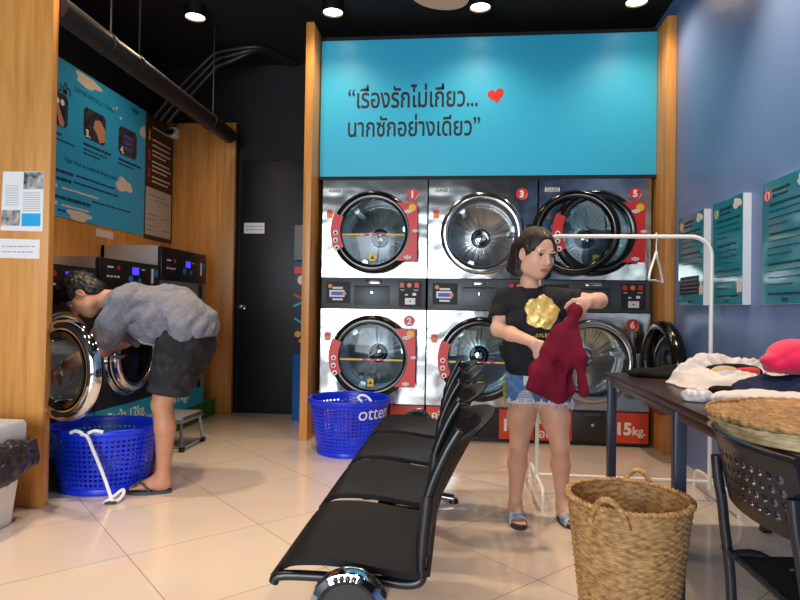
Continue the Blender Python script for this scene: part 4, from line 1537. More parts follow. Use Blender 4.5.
F.ell((.278, -.12, .29), (.05, .09, .075), .03).ell((.15, -.215, .25), (.14, .03, .055), .03).ell((-.1, -.212, .25), (.14, .028, .06), .03)
F.noise(.007, 20, 4).noise(.006, 34, 9, True, aniso=(1, 1, .5)).noise(.003, 70, 2, True)
F.build('bin_liner', pm('black_bin_liner', rgb(42, 40, 42), .22), bn_, local=True)

# ------------------------------------------------------------------ step stool by the washers
ss = thing('step_stool', 'folding aluminium step stool with a grey tread behind the man', 'step stool', (-2.07, 4.28, 0))
TREAD = pm('grey_tread', rgb(132, 128, 130), .6, bump=.001, bscale=120)
MB().box((-.06, .03, .232), (.30, .34, .022), .006, rot=R(0, 'Z')).build('tread', TREAD, ss)
MB().bounds(-.212, .092, -.145, -.13, .2, .24, .003).bounds(.085, .1, -.14, .2, .2, .24, .003).build('tread_frame', ALU, ss)
for y in (-.15, .2):
    MB().tube([(.075, y + (.03 if y < 0 else -.02), .225), (.10, y, .02)], .013, 4).build('leg', ALU, ss)
    MB().tube([(-.19, y + (.03 if y < 0 else -.02), .225), (-.22, y, .02)], .013, 4).build('leg', ALU, ss)
    for x in (.10, -.22):
        MB().box((x, y, .018), (.036, .036, .036), .006).build('rubber_foot', BLACK_PLASTIC, ss)
MB().tube([(.10, -.15, .035), (.10, .2, .035)], .009, 8).build('crossbar', ALU, ss)
MB().tube([(-.22, -.15, .035), (-.22, .2, .035)], .009, 8).build('crossbar', ALU, ss)
MB().tube([(.10, -.15, .035), (-.22, -.15, .035)], .008, 8).build('crossbar', ALU, ss)

# ------------------------------------------------------------------ clothes rail and hanger
rk = thing('clothes_rack', 'white tubular clothes rack standing behind the table', 'clothes rack', (.89, 3.53, 0))
pts = [(.45, 3.52, .07), (.45, 3.52, .9)] + [(.45 + .11 * (1 - math.cos(a)), 3.52, 1.375 + .11 * math.sin(a)) for a in [PI / 2 * i / 8 for i in range(9)]]
pts += [(1.40 - .11 + .11 * math.sin(a), 3.52, 1.375 + .11 * math.cos(a)) for a in [PI / 2 * i / 8 for i in range(9)]] + [(1.40, 3.52, .9), (1.40, 3.52, .07)]
MB().tube(pts, .0115, 14).build('rail_frame', WHITE_METAL, rk, world=True)
MB().tube([(.45, 3.52, .115), (1.40, 3.52, .115)], .008, 10).build('lower_bar', WHITE_METAL, rk, world=True)
for x in (.45, 1.44):
    p = catmull([(x, 3.84, .012), (x, 3.835, .07), (x, 3.78, .105), (x, 3.53, .105), (x, 3.30, .105), (x, 3.245, .07), (x, 3.24, .012)], 6)
    MB().tube(p, .0105, 12).build('foot', WHITE_METAL, rk, world=True)
    for y in (3.84, 3.24):
        MB().lathe([(.001, 0), (.014, 0), (.014, .02), (.001, .02)], 14, T(x, y, 0)).build('foot_cap', WHITE_PLASTIC, rk, world=True)
MB().tube([(1.40, 3.52, .1), (1.44, 3.52, .105)], .009, 8).build('joint', WHITE_METAL, rk, world=True)
hn = thing('coat_hanger', 'white plastic coat hanger hanging turned on the clothes rack', 'coat hanger', (1.10, 3.52, 1.485), 62)
b = MB()
b.tube(catmull([(-.012, 0, -.0), (-.004, 0, .017), (.012, 0, .014), (.017, 0, -.005), (.006, 0, -.03), (0, 0, -.06), (0, 0, -.1)], 6), .0035, 8)
b.build('hook', WHITE_METAL, hn)
b = MB()
b.tube(catmull([(0, 0, -.1), (.05, 0, -.125), (.15, 0, -.20), (.185, 0, -.235), (.17, 0, -.255), (.0, 0, -.25), (-.17, 0, -.255), (-.185, 0, -.235), (-.15, 0, -.20), (-.05, 0, -.125)], 5, closed=True), .0065, 10, closed=True)
b.tube([(0, 0, -.085), (0, 0, -.125)], .01, 10)
b.build('frame', WHITE_PLASTIC, hn)

# ------------------------------------------------------------------ folding table
tb = thing('folding_table', 'long dark brown work table on slate square legs along the blue wall', 'table', (1.13, 2.1, 0))
TX0, TX1, TY0, TY1, TZ = .735, 1.52, 1.0, 3.12, .75
MB().bounds(TX0, TX1, TY0, TY1, TZ - .028, TZ, .003).build('tabletop', TABLE_TOP, tb, world=True)
MB().bounds(TX0 + .012, TX1 - .012, TY0 + .012, TY1 - .012, TZ - .062, TZ - .028, .003).build('apron', TABLE_TOP, tb, world=True)
for y in (TY0 + .03, 2.165, TY1 - .03):
    for x in (TX0 + .024, TX1 - .03):
        MB().bounds(x - .02, x + .02, y - .02, y + .02, .012, TZ - .03, .003).build('leg', TABLE_LEG, tb, world=True)
        MB().bounds(x - .022, x + .022, y - .022, y + .022, 0, .014, .003).build('foot_cap', BLACK_PLASTIC, tb, world=True)

# ------------------------------------------------------------------ wicker
WICK = pm('wicker', rgb(128, 88, 46), .6, color2=rgb(190, 150, 96), vscale=38, stretch=(1, 1, 2.5), bump=.0012, bscale=180)
WICK_PALE = pm('pale_wicker', rgb(178, 148, 104), .6, color2=rgb(226, 206, 166), vscale=30, bump=.001, bscale=160)


def weave_wall(b, rfn, z0, z1, rows, stakes, amp, rowamp, th, M=None, sy=1.0):
    """basket wall: strands run round, passing in front of and behind the stakes row by row"""
    nu, nv = stakes * 4, rows * 4

    def pt(u, v, off):
        a = 2 * PI * u
        k = min(rows - 1, int(v * rows))
        f = v * rows - k
        z = z0 + (z1 - z0) * v
        q = rfn(v) + amp * math.cos(stakes * a / 2 * 2 * .5 + PI * k) * math.sin(PI * f) ** .5 + rowamp * (math.sin(PI * min(1, f)) - .5)
        q += off
        return (q * math.cos(a), q * sy * math.sin(a), z)
    b.grid(lambda u, v: pt(u, v, 0), nu, nv, M, wrap=True)
    b.grid(lambda u, v: pt(u, v, -th), nu // 2, nv // 2, M, wrap=True)


wb = thing('wicker_hamper', 'tall round wicker hamper with two loop handles standing beside the table', 'basket', (.525, 1.92, 0))
b = MB()
weave_wall(b, lambda v: .126 + .056 * v, .01, .487, 56, 60, .0021, .0022, .009)
b.lathe([(.001, .012), (.127, .012), (.127, .004), (.001, .004)], 48)
b.build('body', WICK, wb, smooth=70)
b = MB()
for off, ph in ((.004, 0), (-.004, PI)):
    b.tube([((.180 + off + .0018 * math.sin(64 * a + ph)) * math.cos(a), (.180 + off + .0018 * math.sin(64 * a + ph)) * math.sin(a), .490 + .002 * math.cos(64 * a + ph)) for a in [2 * PI * i / 352 for i in range(352)]], .0056, 8, closed=True)
b.build('braided_rim', WICK, wb, smooth=70)
for a0 in (238, 66):
    b = MB()
    pp = []
    for i in range(41):
        t_ = i / 40
        a = math.radians(a0 + (t_ - .5) * 2 * 17)
        zz = .447 + .078 * math.sin(PI * t_) ** .75
        q = .184 + .012 * math.sin(PI * t_)
        pp.append(Vector((q * math.cos(a), q * math.sin(a), zz)))
    rr = [.0085 + .0012 * math.sin(i * 2.4) for i in range(41)]
    b.tube(pp, .009, 10, rs=rr)
    b.build('loop_handle', WICK, wb, smooth=70)

tr = thing('wicker_tray', 'shallow upturned wicker basket with crumpled top on the table edge', 'basket', (.985, 1.63, TZ))
b = MB()
weave_wall(b, lambda v: .318 - .012 * v, .002, .044, 4, 26, .0045, .0045, .010, sy=1.0)
b.build('side_band', WICK_PALE, tr, smooth=70)
b = MB()


def tray_top(u, v):
    a = 2 * PI * u
    q = .322 * (1 - v)
    zz = .046 + .012 * math.sin(PI * min(1, v * 2) / 2) - .035 * v + .0022 * math.sin(64 * a + 40 * v) * (1 - v) + .0022 * math.sin(150 * v) + .004 * math.sin(5 * a + 6 * v)
    x, y = q * math.cos(a), q * math.sin(a)
    # a pinched ridge where the bottom buckled up
    dx, dy = x + .06, y + .06
    d1 = abs(.5 * dx + .85 * dy)
    along = -.85 * dx + .5 * dy
    zz += .04 * math.exp(-(d1 / .035) ** 2) * math.exp(-((along) / .10) ** 2)
    return (x, y, zz)


b.grid(tray_top, 220, 60, wrap=True)
b.grid(lambda u, v: (tray_top(u, v)[0] * .98, tray_top(u, v)[1] * .98, tray_top(u, v)[2] - .008), 110, 30, wrap=True)
b.build('woven_bottom', WICK, tr, smooth=80)
MB().tube([((.32 + .0022 * math.sin(60 * a)) * math.cos(a), (.32 + .0022 * math.sin(60 * a)) * math.sin(a), .046 + .002 * math.cos(60 * a)) for a in [2 * PI * i / 360 for i in range(360)]], .0065, 8, closed=True).build('rim', WICK, tr, smooth=70)

# ------------------------------------------------------------------ black folding chair tucked to the table
ch = thing('folding_chair', 'black metal folding chair with pierced back tucked under the work table', 'chair', (.82, 1.40, 0))
CB = pm('black_chair_paint', rgb(26, 28, 34), .26)


def cback(u, v):
    y = 1.232 + .372 * (1 - u)
    bow = .035 * (1 - (2 * u - 1) ** 2)
    return (.65 - bow + .035 * (1 - v), y, .605 + .163 * v - .0 * u)


b = MB().perforated(cback, 13, 6, .006, lambda i, j: 1 <= i < 12 and 1 <= j < 5, a=.33, b=.33)
b.build('backrest', CB, ch, world=True, merge=2e-4, smooth=50)
b = MB()
top = [cback(i / 12, 1) for i in range(13)]
b.tube([(p[0], p[1], p[2] + .004) for p in top], .0095, 10)
b.build('top_roll', CB, ch, world=True)
for y, s in ((1.24, -1), (1.592, 1)):
    p = catmull([(.648, y, .70), (.654, y, .64), (.663, y, .59), (.672, y + s * .004, .52), (.69, y + s * .006, .36), (.70, y + s * .008, .02)], 6)
    MB().tube(p, .0125, 12).build('rear_leg', CB, ch, world=True)
    p = [(.672, y - s * .022, .46), (.80, y - s * .022, .42), (1.05, y - s * .022, .02)]
    MB().tube(catmull(p, 6), .0115, 12).build('front_leg', CB, ch, world=True)
    for x in (.70, 1.05):
        MB().lathe([(.001, 0), (.017, 0), (.016, .03), (.001, .03)], 16, T(x, y + (s * .008 if x < .8 else -s * .022), 0)).build('rubber_foot', BLACK_PLASTIC, ch, world=True)
    MB().lathe([(.001, .01), (.008, .009), (.009, 0)], 14, T(.672, y, .47) @ R(90 if s < 0 else -90, 'X')).build('pivot_bolt', CHROME, ch, world=True)


def cseat(u, v):
    return (.70 + .37 * u, 1.235 + .33 * v, .452 + .01 * math.cos(3 * (u - .4)) - .012 * max(0, (u - .85) / .15) ** 2)


MB().perforated(cseat, 12, 11, .006, lambda i, j: 2 <= i < 10 and 2 <= j < 9, a=.3, b=.3).build('seat', CB, ch, world=True, merge=2e-4, smooth=50)
b = MB()
b.tube(catmull([(.70, 1.225, .447), (.9, 1.225, .447), (1.06, 1.235, .44), (1.08, 1.27, .438), (1.08, 1.53, .438), (1.06, 1.565, .44), (.9, 1.575, .447), (.70, 1.575, .447)], 6), .010, 10)
b.build('seat_frame', CB, ch, world=True)
MB().tube([(.69, 1.207, .455), (.69, 1.592, .455)], .009, 10).build('crossbar', CB, ch, world=True)

# ------------------------------------------------------------------ laundry heaped on the table
def fabric(name, c, rough=.9, var=.1, vs=9):
    return pm(name, c, rough, var=var, vscale=vs, bump=.0005, bscale=420, sheen=.25 if sum(c[:3]) > .3 else 0.0, spec=.2)


W_CLOTH = fabric('white_cotton', rgb(214, 206, 202), var=.05)
K_CLOTH = fabric('black_cotton', rgb(15, 14, 16))
P_CLOTH = fabric('pink_cotton', rgb(214, 34, 82))
N_CLOTH = fabric('navy_cotton', rgb(30, 40, 74))
G_CLOTH = fabric('grey_patterned_cotton', rgb(150, 146, 156), var=.35, vs=60)
Y_CLOTH = fabric('mustard_cotton', rgb(196, 142, 40))
BR_CLOTH = fabric('dark_brown_cotton', rgb(44, 32, 26))
R_CLOTH = fabric('red_cotton', rgb(196, 40, 52))
B_CLOTH = fabric('beige_cotton', rgb(186, 164, 124))


def garment(name, label, cat, mat, lumps, lo, hi, res=.006, folds=(), fold=.006, seed=1, group=None, flat=TZ, waves=28):
    """soft crumpled garment: blended lumps, creased and resting on the plane z = flat"""
    F = Field(lo, hi, res)
    for c, r, *rot in lumps:
        Rm = None
        if rot:
            a = math.radians(rot[0])
            Rm = [(math.cos(a), math.sin(a), 0), (-math.sin(a), math.cos(a), 0), (0, 0, 1)]
        F.ell(c, r, .035, Rm)
    for a, b_, r1, r2 in folds:
        F.cone(a, b_, r1, r2, .014)
    F.noise(fold * 1.1, waves * .9, seed, True, dirs=2).noise(fold * .55, waves * .7, seed + 7, dirs=3).noise(fold * .45, waves * 2.1, seed + 13, True, dirs=2)
    F.plane((0, 0, flat + .001), (0, 0, -1))
    base = (sum(l[0][0] for l in lumps) / len(lumps), sum(l[0][1] for l in lumps) / len(lumps), flat)
    o = F.build(name, mat, loc=base, smooth_it=2)
    return tag(o, label, cat, group)


garment('folded_trousers', 'flat black folded garment on the far end of the table', 'clothing', K_CLOTH,
        [((.93, 2.98, .765), (.13, .1, .02), 0), ((1.04, 2.96, .775), (.07, .12, .028), 10)], (.76, 2.82, .74), (1.16, 3.115, .83), .006, fold=.004, seed=4)
# white open bundle with things in it
from mathutils import noise as mnoise


def bundle_fn(u, v):
    a = 2 * PI * u
    R_ = 1 + .07 * math.sin(2 * a + .6) + .05 * math.sin(5 * a + 1.3) + .03 * math.sin(9 * a)
    q = (1 - v) * R_ + .02
    x, y = 1.17 + .27 * q * math.cos(a), 2.66 + .205 * q * math.sin(a)
    back = .5 + .5 * math.sin(a)
    rim = math.sin(PI * min(1, v / .42) / 2) ** .7 if v < .42 else 1 - .62 * (.5 - .5 * math.cos(PI * min(1, (v - .42) / .36)))
    h = (.052 + .062 * back + .012 * math.sin(3 * a + 1)) * rim
    w = mnoise.noise(Vector((a * 1.1 + 3, q * 2.2, 1.7))) * 1.5
    n1 = 1 - abs(mnoise.noise(Vector((a * 1.9 + q * 3.4 + w, q * 5.5 + w, 4.2)))) * 2
    n2 = 1 - abs(mnoise.noise(Vector((a * 4.5 - q * 3 + w, q * 9 + 2 * w, 9.1)))) * 2
    e = min(1, v / .1)
    h += (.020 * (n1 - .6) + .009 * (n2 - .6)) * e
    y -= .012 * (n1 - .6)
    return (x, y, TZ + .004 + max(0.0, h) * (.15 + .85 * e))


wbn = MB().sheet(bundle_fn, 150, 70, .005).build('white_shirt_bundle', W_CLOTH, loc=(1.17, 2.66, TZ), smooth=80, merge=1e-4)
tag(wbn, 'crumpled white garments bundled open with dark clothes inside', 'clothing')
garment('black_garment', 'black garment lying inside the white bundle', 'clothing', K_CLOTH, [((1.16, 2.69, .805), (.12, .075, .04))], (1.0, 2.58, .74), (1.33, 2.80, .88), .006, fold=.004, seed=5)
garment('beige_garment', 'small beige garment inside the white bundle beside the red one', 'clothing', B_CLOTH, [((1.085, 2.605, .815), (.055, .032, .02))], (1.0, 2.54, .74), (1.18, 2.66, .86), .005, fold=.003, seed=6)
garment('red_garment', 'small red garment inside the white bundle', 'clothing', R_CLOTH, [((1.175, 2.595, .82), (.045, .026, .018))], (1.1, 2.54, .74), (1.26, 2.65, .86), .005, fold=.003, seed=7)
# heap at the wall end
garment('navy_garment', 'navy blue garment at the bottom of the heap under the pink one', 'clothing', N_CLOTH, [((1.23, 2.22, .795), (.16, .13, .055)), ((1.12, 2.28, .78), (.12, .11, .042)), ((1.36, 2.16, .80), (.12, .16, .055))], (.94, 1.95, .74), (1.51, 2.5, .9), .007, fold=.008, seed=8,
        folds=[((1.1, 2.26, .79), (1.3, 2.12, .82), .012, .012)])
garment('mustard_garment', 'mustard yellow garment peeking out under the pink garment', 'clothing', Y_CLOTH, [((1.32, 2.2, .862), (.12, .11, .022)), ((1.40, 2.24, .87), (.08, .09, .02))], (1.16, 2.05, .8), (1.51, 2.38, .92), .006, fold=.004, seed=9, flat=.82)
garment('pink_garment', 'bright pink garment on top of the laundry heap by the blue wall', 'clothing', P_CLOTH, [((1.26, 2.28, .905), (.14, .11, .055), 10), ((1.14, 2.25, .885), (.075, .07, .042)), ((1.37, 2.26, .92), (.12, .12, .055))], (1.0, 2.08, .8), (1.51, 2.45, 1.0), .006, fold=.008, waves=20, seed=21, flat=.845,
        folds=[((1.12, 2.2, .9), (1.26, 2.19, .875), .016, .02), ((1.26, 2.19, .875), (1.34, 2.2, .9), .02, .014), ((1.15, 2.3, .90), (1.3, 2.27, .95), .014, .014)])
garment('grey_garment', 'grey patterned garment lying on the front of the navy garment', 'clothing', G_CLOTH, [((1.32, 2.08, .80), (.075, .05, .048)), ((1.40, 2.1, .81), (.09, .06, .055))], (1.2, 1.99, .74), (1.51, 2.19, .89), .006, fold=.006, seed=12)
garment('white_towel', 'white folded towel lying behind the upturned wicker basket', 'towel', W_CLOTH, [((1.02, 2.14, .772), (.15, .06, .026), -8), ((1.16, 2.08, .768), (.13, .05, .022), -8)], (.82, 1.98, .74), (1.34, 2.24, .82), .006, fold=.003, seed=14)
garment('grey_lace_top', 'small white lace top with a dark strap at the table edge', 'clothing', pm('lace_white', rgb(222, 218, 216), .9, color2=rgb(150, 146, 150), vscale=60), [((.835, 2.19, .766), (.055, .04, .02), -20)], (.76, 2.12, .74), (.92, 2.26, .81), .005, fold=.006, seed=15)
garment('black_socks', 'small black folded cloth on the table in front of the white bundle', 'clothing', K_CLOTH, [((.985, 2.36, .768), (.055, .04, .022))], (.9, 2.28, .74), (1.07, 2.43, .81), .005, fold=.002, seed=16)
garment('dark_brown_garment', 'dark brown garment lying flat between the white towel and the navy heap', 'clothing', BR_CLOTH, [((1.13, 2.24, .768), (.10, .05, .024), -12)], (1.0, 2.15, .74), (1.26, 2.33, .82), .006, fold=.004, seed=17)

# ------------------------------------------------------------------ people
SKIN_W = pm('skin_light', rgb(224, 174, 148), .48, var=.05, vscale=12, sss=.12)
LIP = pm('lips', rgb(188, 108, 100), .4)
SKIN_M = pm('skin_tan', rgb(192, 136, 106), .5, var=.06, vscale=12, sss=.12)
HAIR_W = pm('dark_brown_hair', rgb(20, 12, 12), .55, color2=rgb(30, 17, 15), vscale=30, stretch=(1, 1, .12), bump=.002, bscale=150)
HAIR_M = pm('black_hair', rgb(16, 14, 14), .42, bump=.004, bscale=110)
TEE = pm('black_tshirt', rgb(17, 18, 26), .85, var=.12, vscale=10, bump=.0006, bscale=300)
GOLD = pm('gold_print_glitter', rgb(224, 176, 74), .36, .35, color2=rgb(250, 226, 150), vscale=34, bump=.006, bscale=42)
DENIM = pm('blue_denim', rgb(58, 100, 160), .85, color2=rgb(96, 136, 188), vscale=34, bump=.0008, bscale=260)
FRAY = pm('frayed_white', rgb(216, 222, 232), .9)
LIME = pm('lime_stripe', rgb(170, 170, 50), .7)
GREY_TEE = pm('grey_tshirt', rgb(104, 106, 118), .92, color2=rgb(124, 126, 138), vscale=60, bump=.0006, bscale=320)
BLACK_SHORTS = pm('black_shorts', rgb(26, 27, 32), .85, bump=.0006, bscale=240)
EYE_W = pm('eye_white', rgb(226, 220, 214), .25)
EYE_D = pm('eye_dark', rgb(24, 16, 14), .15)


def axes(f, u):
    f = _unit(f)
    u = np.asarray(u, float)
    u = _unit(u - f * (u @ f))
    return np.cross(f, u), f, u     # side (person's right when +), forward, up


class Frame:
    def __init__(self, c, f, u, k=1.0):
        self.c = np.array(c, float)
        self.s, self.f, self.u = axes(f, u)
        self.k = k

    def __call__(self, a, b, c):
        return self.c + (self.s * a + self.f * b + self.u * c) * self.k

    def rm(self):
        return [self.s, self.f, self.u]

    def mat(self):
        m = Matrix.Identity(4)
        for i in range(3):
            m[i][0], m[i][1], m[i][2], m[i][3] = self.s[i] * self.k, self.f[i] * self.k, self.u[i] * self.k, self.c[i]
        return m

    def local(self, P):
        d = P - self.c
        return np.stack([d @ self.s, d @ self.f, d @ self.u], 1) / self.k


def head(F, H):
    k, rm = H.k, H.rm()

    def e(c, r, kk=.02, cut=False):
        F.ell(H(*c), np.array(r) * k, kk * k, rm, cut)
    e((0, -.012, .036), (.073, .092, .08))
    e((0, .022, -.028), (.061, .07, .088), .03)
    e((0, .05, -.088), (.03, .03, .024), .04)
    for s in (-1, 1):
        e((s * .036, .052, -.03), (.026, .024, .028), .03)
        e((s * .05, .01, -.07), (.02, .035, .03), .035)
        e((s * .032, .089, .006), (.017, .014, .009), .012, True)
        e((s * .03, .078, .024), (.022, .012, .007), .012)
        e((s * .074, -.008, -.012), (.010, .019, .031), .008)
        e((s * .082, -.004, -.01), (.006, .010, .017), .006, True)
        e((s * .013, .094, -.031), (.008, .009, .007), .008)
    F.cone(H(0, .086, .014), H(0, .108, -.024), .008 * k, .0105 * k, .014 * k)
    e((0, .106, -.028), (.011, .010, .009), .01)
    e((0, .083, -.058), (.020, .0115, .005), .006)
    e((0, .083, -.0685), (.017, .011, .0052), .006)
    e((0, .098, -.0635), (.02, .006, .0015), .003, True)


def face_parts(H, root, brow_mat, look=0.0):
    for s in (-1, 1):
        b = MB()
        M = H.mat() @ T(s * .032, .0765, .006)
        b.lathe([(.0001, .0078), (.006, .0066), (.0115, .003), (.0135, 0), (.0115, -.003), (.006, -.0066), (.0001, -.0078)], 20, M, sx=1, sy=.62)
        b.mi = 1
        b.lathe([(.0001, .0085), (.0052, .0080), (.006, .006)], 18, M @ T(look, 0, -.0006) @ R(-90, 'X') @ T(0, 0, 0.0005))
        b.build('eye', [EYE_W, EYE_D], root, world=True, smooth=60)
        MB().tube([H(s * x, .0845 - .25 * (x - .03) ** 2 * 40 * .3, z) for x, z in ((.018, .0085), (.025, .0125), (.034, .0135), (.042, .0105), (.047, .007))], .0018 * H.k, 6).build('eyelid', EYE_D, root, world=True)
        MB().tube([H(s * x, y, z) for x, y, z in ((.015, .0905, .030), (.025, .0900, .0315), (.036, .086, .0305), (.047, .075, .026))], .003 * H.k, 6, rs=[.0014 * H.k, .0021 * H.k, .0019 * H.k, .001 * H.k]).build('eyebrow', brow_mat, root, world=True)


def hand(F, wrist, d, palm, k=1.0, curls=(50, 60, 40), right=True, spread=1.0):
    """palm, four unequal bent fingers closing towards the palm side, thumb from the side of the palm"""
    d = _unit(d)
    p = np.asarray(palm, float)
    p = _unit(p - d * (p @ d))
    s = np.cross(d, p) * (1 if right else -1)          # towards the thumb
    w = np.array(wrist, float)
    F.slab(w + d * .018 * k, w + d * .072 * k, s, .024 * k, .034 * k, .0145 * k, .0125 * k, .02 * k)
    F.ell(w + d * .03 * k + s * .022 * k + p * .008 * k, np.array((.016, .016, .02)) * k, .015 * k)
    for i, L in enumerate((.07, .078, .073, .057)):
        a = w + d * (.078 - .004 * abs(i - 1)) * k + s * (.0275 - .0185 * i) * k * spread
        ang = 0
        r = (.0086, .0088, .0084, .0074)[i] * k
        q = a - d * .012 * k
        F.cone(q, a, r * 1.08, r * 1.05, .006 * k)
        for j, (c, l) in enumerate(zip(curls, (.44, .31, .25))):
            ang += math.radians(c + i * 2)
            q = a + (d * math.cos(ang) + p * math.sin(ang)) * L * l * k
            F.cone(a, q, r * (1 - .08 * j), r * (.92 - .09 * j), .004 * k)
            a = q
    a = w + d * .022 * k + s * .024 * k + p * .006 * k
    b = a + (d * .55 + s * .62 + p * .5) * .038 * k
    c = b + (d * .75 + s * .05 + p * .65) * .032 * k
    e = c + (d * .7 - s * .25 + p * .6) * .024 * k
    F.cone(a, b, .0125 * k, .0105 * k, .012 * k).cone(b, c, .0105 * k, .0092 * k, .004 * k).cone(c, e, .0092 * k, .0072 * k, .004 * k)


def foot(F, ankle, heel, toe, side, k=1.0):
    ankle, heel, toe = (np.array(v, float) for v in (ankle, heel, toe))
    d = _unit(toe - heel)
    s = np.array(side, float)          # towards the big toe
    up = np.array((0, 0, 1.0))
    L = np.linalg.norm(toe - heel)
    F.ell(heel + d * .02 * k + up * .006, np.array((.029, .029, .03)) * k, .03)
    F.cone(ankle, heel + d * .05 * k + up * .012, .03 * k, .026 * k, .03)
    F.slab(heel + d * .05 * k, heel + d * (L - .062 * k), s, .028 * k, .038 * k, .026 * k, .0165 * k, .03)
    F.cone(ankle + d * .02, heel + d * (L * .62) + up * .008, .026 * k, .019 * k, .03)
    for i in range(5):
        off = (.026 - .0145 * i) * k
        l = (.0, .002, -.006, -.014, -.024)[i] * k
        r = (.0115, .0085, .008, .0078, .0075)[i] * k
        a = heel + d * (L - .055 * k + l * .6) + s * off - up * .002
        F.cone(a, heel + d * (L - r + l) + s * off * 1.05 - up * .006 * k, r * 1.1, r, .006)


def sole(b, M, L, w, t):
    pts = []
    for i in range(40):
        a = 2 * PI * i / 40
        x = math.cos(a)
        wid = w * (1 + .12 * x)
        pts.append((L / 2 * x, wid * math.copysign(abs(math.sin(a)) ** .8, math.sin(a))))
    b.prism(pts, t, M)


# ---- the woman
WS = 1.02


def w_(x, y, z):
    return np.array((x * WS, y * WS, 1.06 + (z - 1.06) * WS))


wo = thing('person', 'standing woman in black t-shirt and denim shorts shaking out a maroon garment', 'person', (.40, 3.08, 0))
yaw = math.radians(27)
HW = Frame(w_(.367, 2.985, 1.338), (math.sin(yaw) * .97, -math.cos(yaw) * .97, -.30), (.03, 0, 1), 1.04)
F = Field((.10, 2.66, -.005), (.80, 3.30, 1.53), .0038)
head(F, HW)
F.cone(w_(.338, 3.035, 1.10), HW(0, -.03, -.07), .047, .045, .03)
# trunk (under the clothes)
F.slab(w_(.36, 3.03, .88), w_(.35, 3.03, 1.07), (1, 0, 0), .10, .115, .075, .08, .05)
F.slab(w_(.385, 3.03, .72), w_(.36, 3.03, .88), (1, 0, 0), .125, .10, .09, .075, .05)
F.cone(w_(.25, 3.03, 1.105), w_(.45, 3.03, 1.11), .045, .045, .05)
# arms
RS, RE, RW = w_(.222, 3.025, 1.095), w_(.186, 2.965, .962), w_(.332, 2.775, .912)
LS, LE, LW = w_(.487, 3.02, 1.10), w_(.658, 2.93, 1.108), w_(.588, 2.845, 1.105)
F.chain([RS, (RS + RE) / 2, RE], [.046, .041, .035], .02)
F.chain([RE, RE * .62 + RW * .38, RW], [.035, .034, .0235], .02)
F.chain([LS, (LS + LE) / 2, LE], [.046, .041, .035], .02)
F.chain([LE, LE * .6 + LW * .4, LW], [.035, .034, .0245], .02)
hand(F, RW, (.52, .0, -.82), (.35, .9, .1), .98, (38, 50, 40), right=True)
hand(F, LW, (-.62, -.28, -.66), (-.35, .75, -.2), .98, (45, 55, 45), right=False)
# legs
for hip, kn, an, he, to, sd in (((.318, 3.03, .66), (.297, 2.995, .392), (.287, 3.05, .085), (.286, 3.075, .05), (.295, 2.895, .046), (1, 0, 0)),
                                ((.452, 3.03, .66), (.494, 2.995, .396), (.519, 3.055, .09), (.515, 3.08, .052), (.556, 2.94, .046), (-.95, -.25, 0))):
    hip, kn, an, he, to = w_(*hip), w_(*kn), w_(*an), w_(*he), w_(*to)
    m1, m2 = hip * .5 + kn * .5, kn * .68 + an * .32
    F.chain([hip, m1, kn], [.083, .066, .044], .03)
    F.chain([kn, m2 + np.array((0, .012, 0)), an], [.043, .047, .027], .02)
    F.ell(kn + np.array((0, -.012, -.005)), (.034, .034, .042), .02)
    foot(F, an, he, to, sd, .92)


def pick_w(P):
    L = HW.local(P)
    m = (((L[:, 0]) / .021) ** 2 + ((L[:, 1] - .09) / .02) ** 2 + ((L[:, 2] + .0635) / .0105) ** 2) < 1
    return m.astype(int)


F.build('body', [SKIN_W, LIP], wo, pick=pick_w)
face_parts(HW, wo, HAIR_W)
# hair: centre-parted bob, tucked behind the near ear
G = Field(tuple(HW.c - .19), tuple(HW.c + .19), .0036)
rm = HW.rm()
G.ell(HW(0, -.018, .04), (.086, .102, .088), .0, rm)
G.ell(HW(0, -.05, -.03), (.084, .068, .085), .03, rm)
G.slab(HW(.062, -.035, .02), HW(.075, -.03, -.105), HW.f, .06, .052, .028, .022, .03)
G.slab(HW(-.058, .0, .03), HW(-.068, -.005, -.10), HW.f, .066, .056, .026, .021, .03)
G.slab(HW(0, -.085, 0), HW(0, -.085, -.1), HW.s, .07, .075, .03, .024, .03)
G.ell(HW(-.004, .118, -.012), (.072, .085, .128), .010, rm, True)
G.ell(HW(.083, -.004, -.012), (.03, .026, .035), .01, rm, True)
G.ell(HW(.085, .045, -.06), (.03, .055, .07), .012, rm, True)
G.cone(HW(0, .1, .085), HW(0, -.05, .137), .006, .005, .01, True)
G.noise(.0014, 110, 3, True, aniso=(1, 1, .15))
G.build('hair', HAIR_W, wo)
# t-shirt
G = Field((.10, 2.80, .68), (.72, 3.30, 1.26), .0045)
G.slab(w_(.385, 3.03, .765), w_(.36, 3.03, .90), (1, 0, 0), .158, .140, .118, .105, .05)
G.slab(w_(.36, 3.03, .88), w_(.348, 3.03, 1.07), (1, 0, 0), .140, .142, .105, .108, .05)
G.ell(w_(.29, 2.965, 1.0), (.055, .045, .05), .05).ell(w_(.405, 2.965, 1.0), (.055, .045, .05), .05)
G.cone(w_(.235, 3.03, 1.105), w_(.465, 3.03, 1.112), .053, .053, .05)
for S, E, q in ((RS, RE, .58), (LS, LE, .56)):
    m = S + (E - S) * .86
    G.cone(S, m, .058, .054, .03)
    hi_ = np.maximum(S + (E - S) * q, E) + .075
    if S is RS:
        hi_[0] = .221
    G.plane(S + (E - S) * q, E - S, .004, np.minimum(S + (E - S) * q, E) - .075, hi_)
G.cone(w_(.338, 3.03, 1.11), HW(0, -.03, -.09), .062, .062, .006, True)
G.noise(.005, 22, 31, True, aniso=(1, 1, .6)).noise(.003, 44, 8, True)
G.plane((0, 0, 1.06 + (.742 - 1.06) * WS), (0, 0, -1), .004)


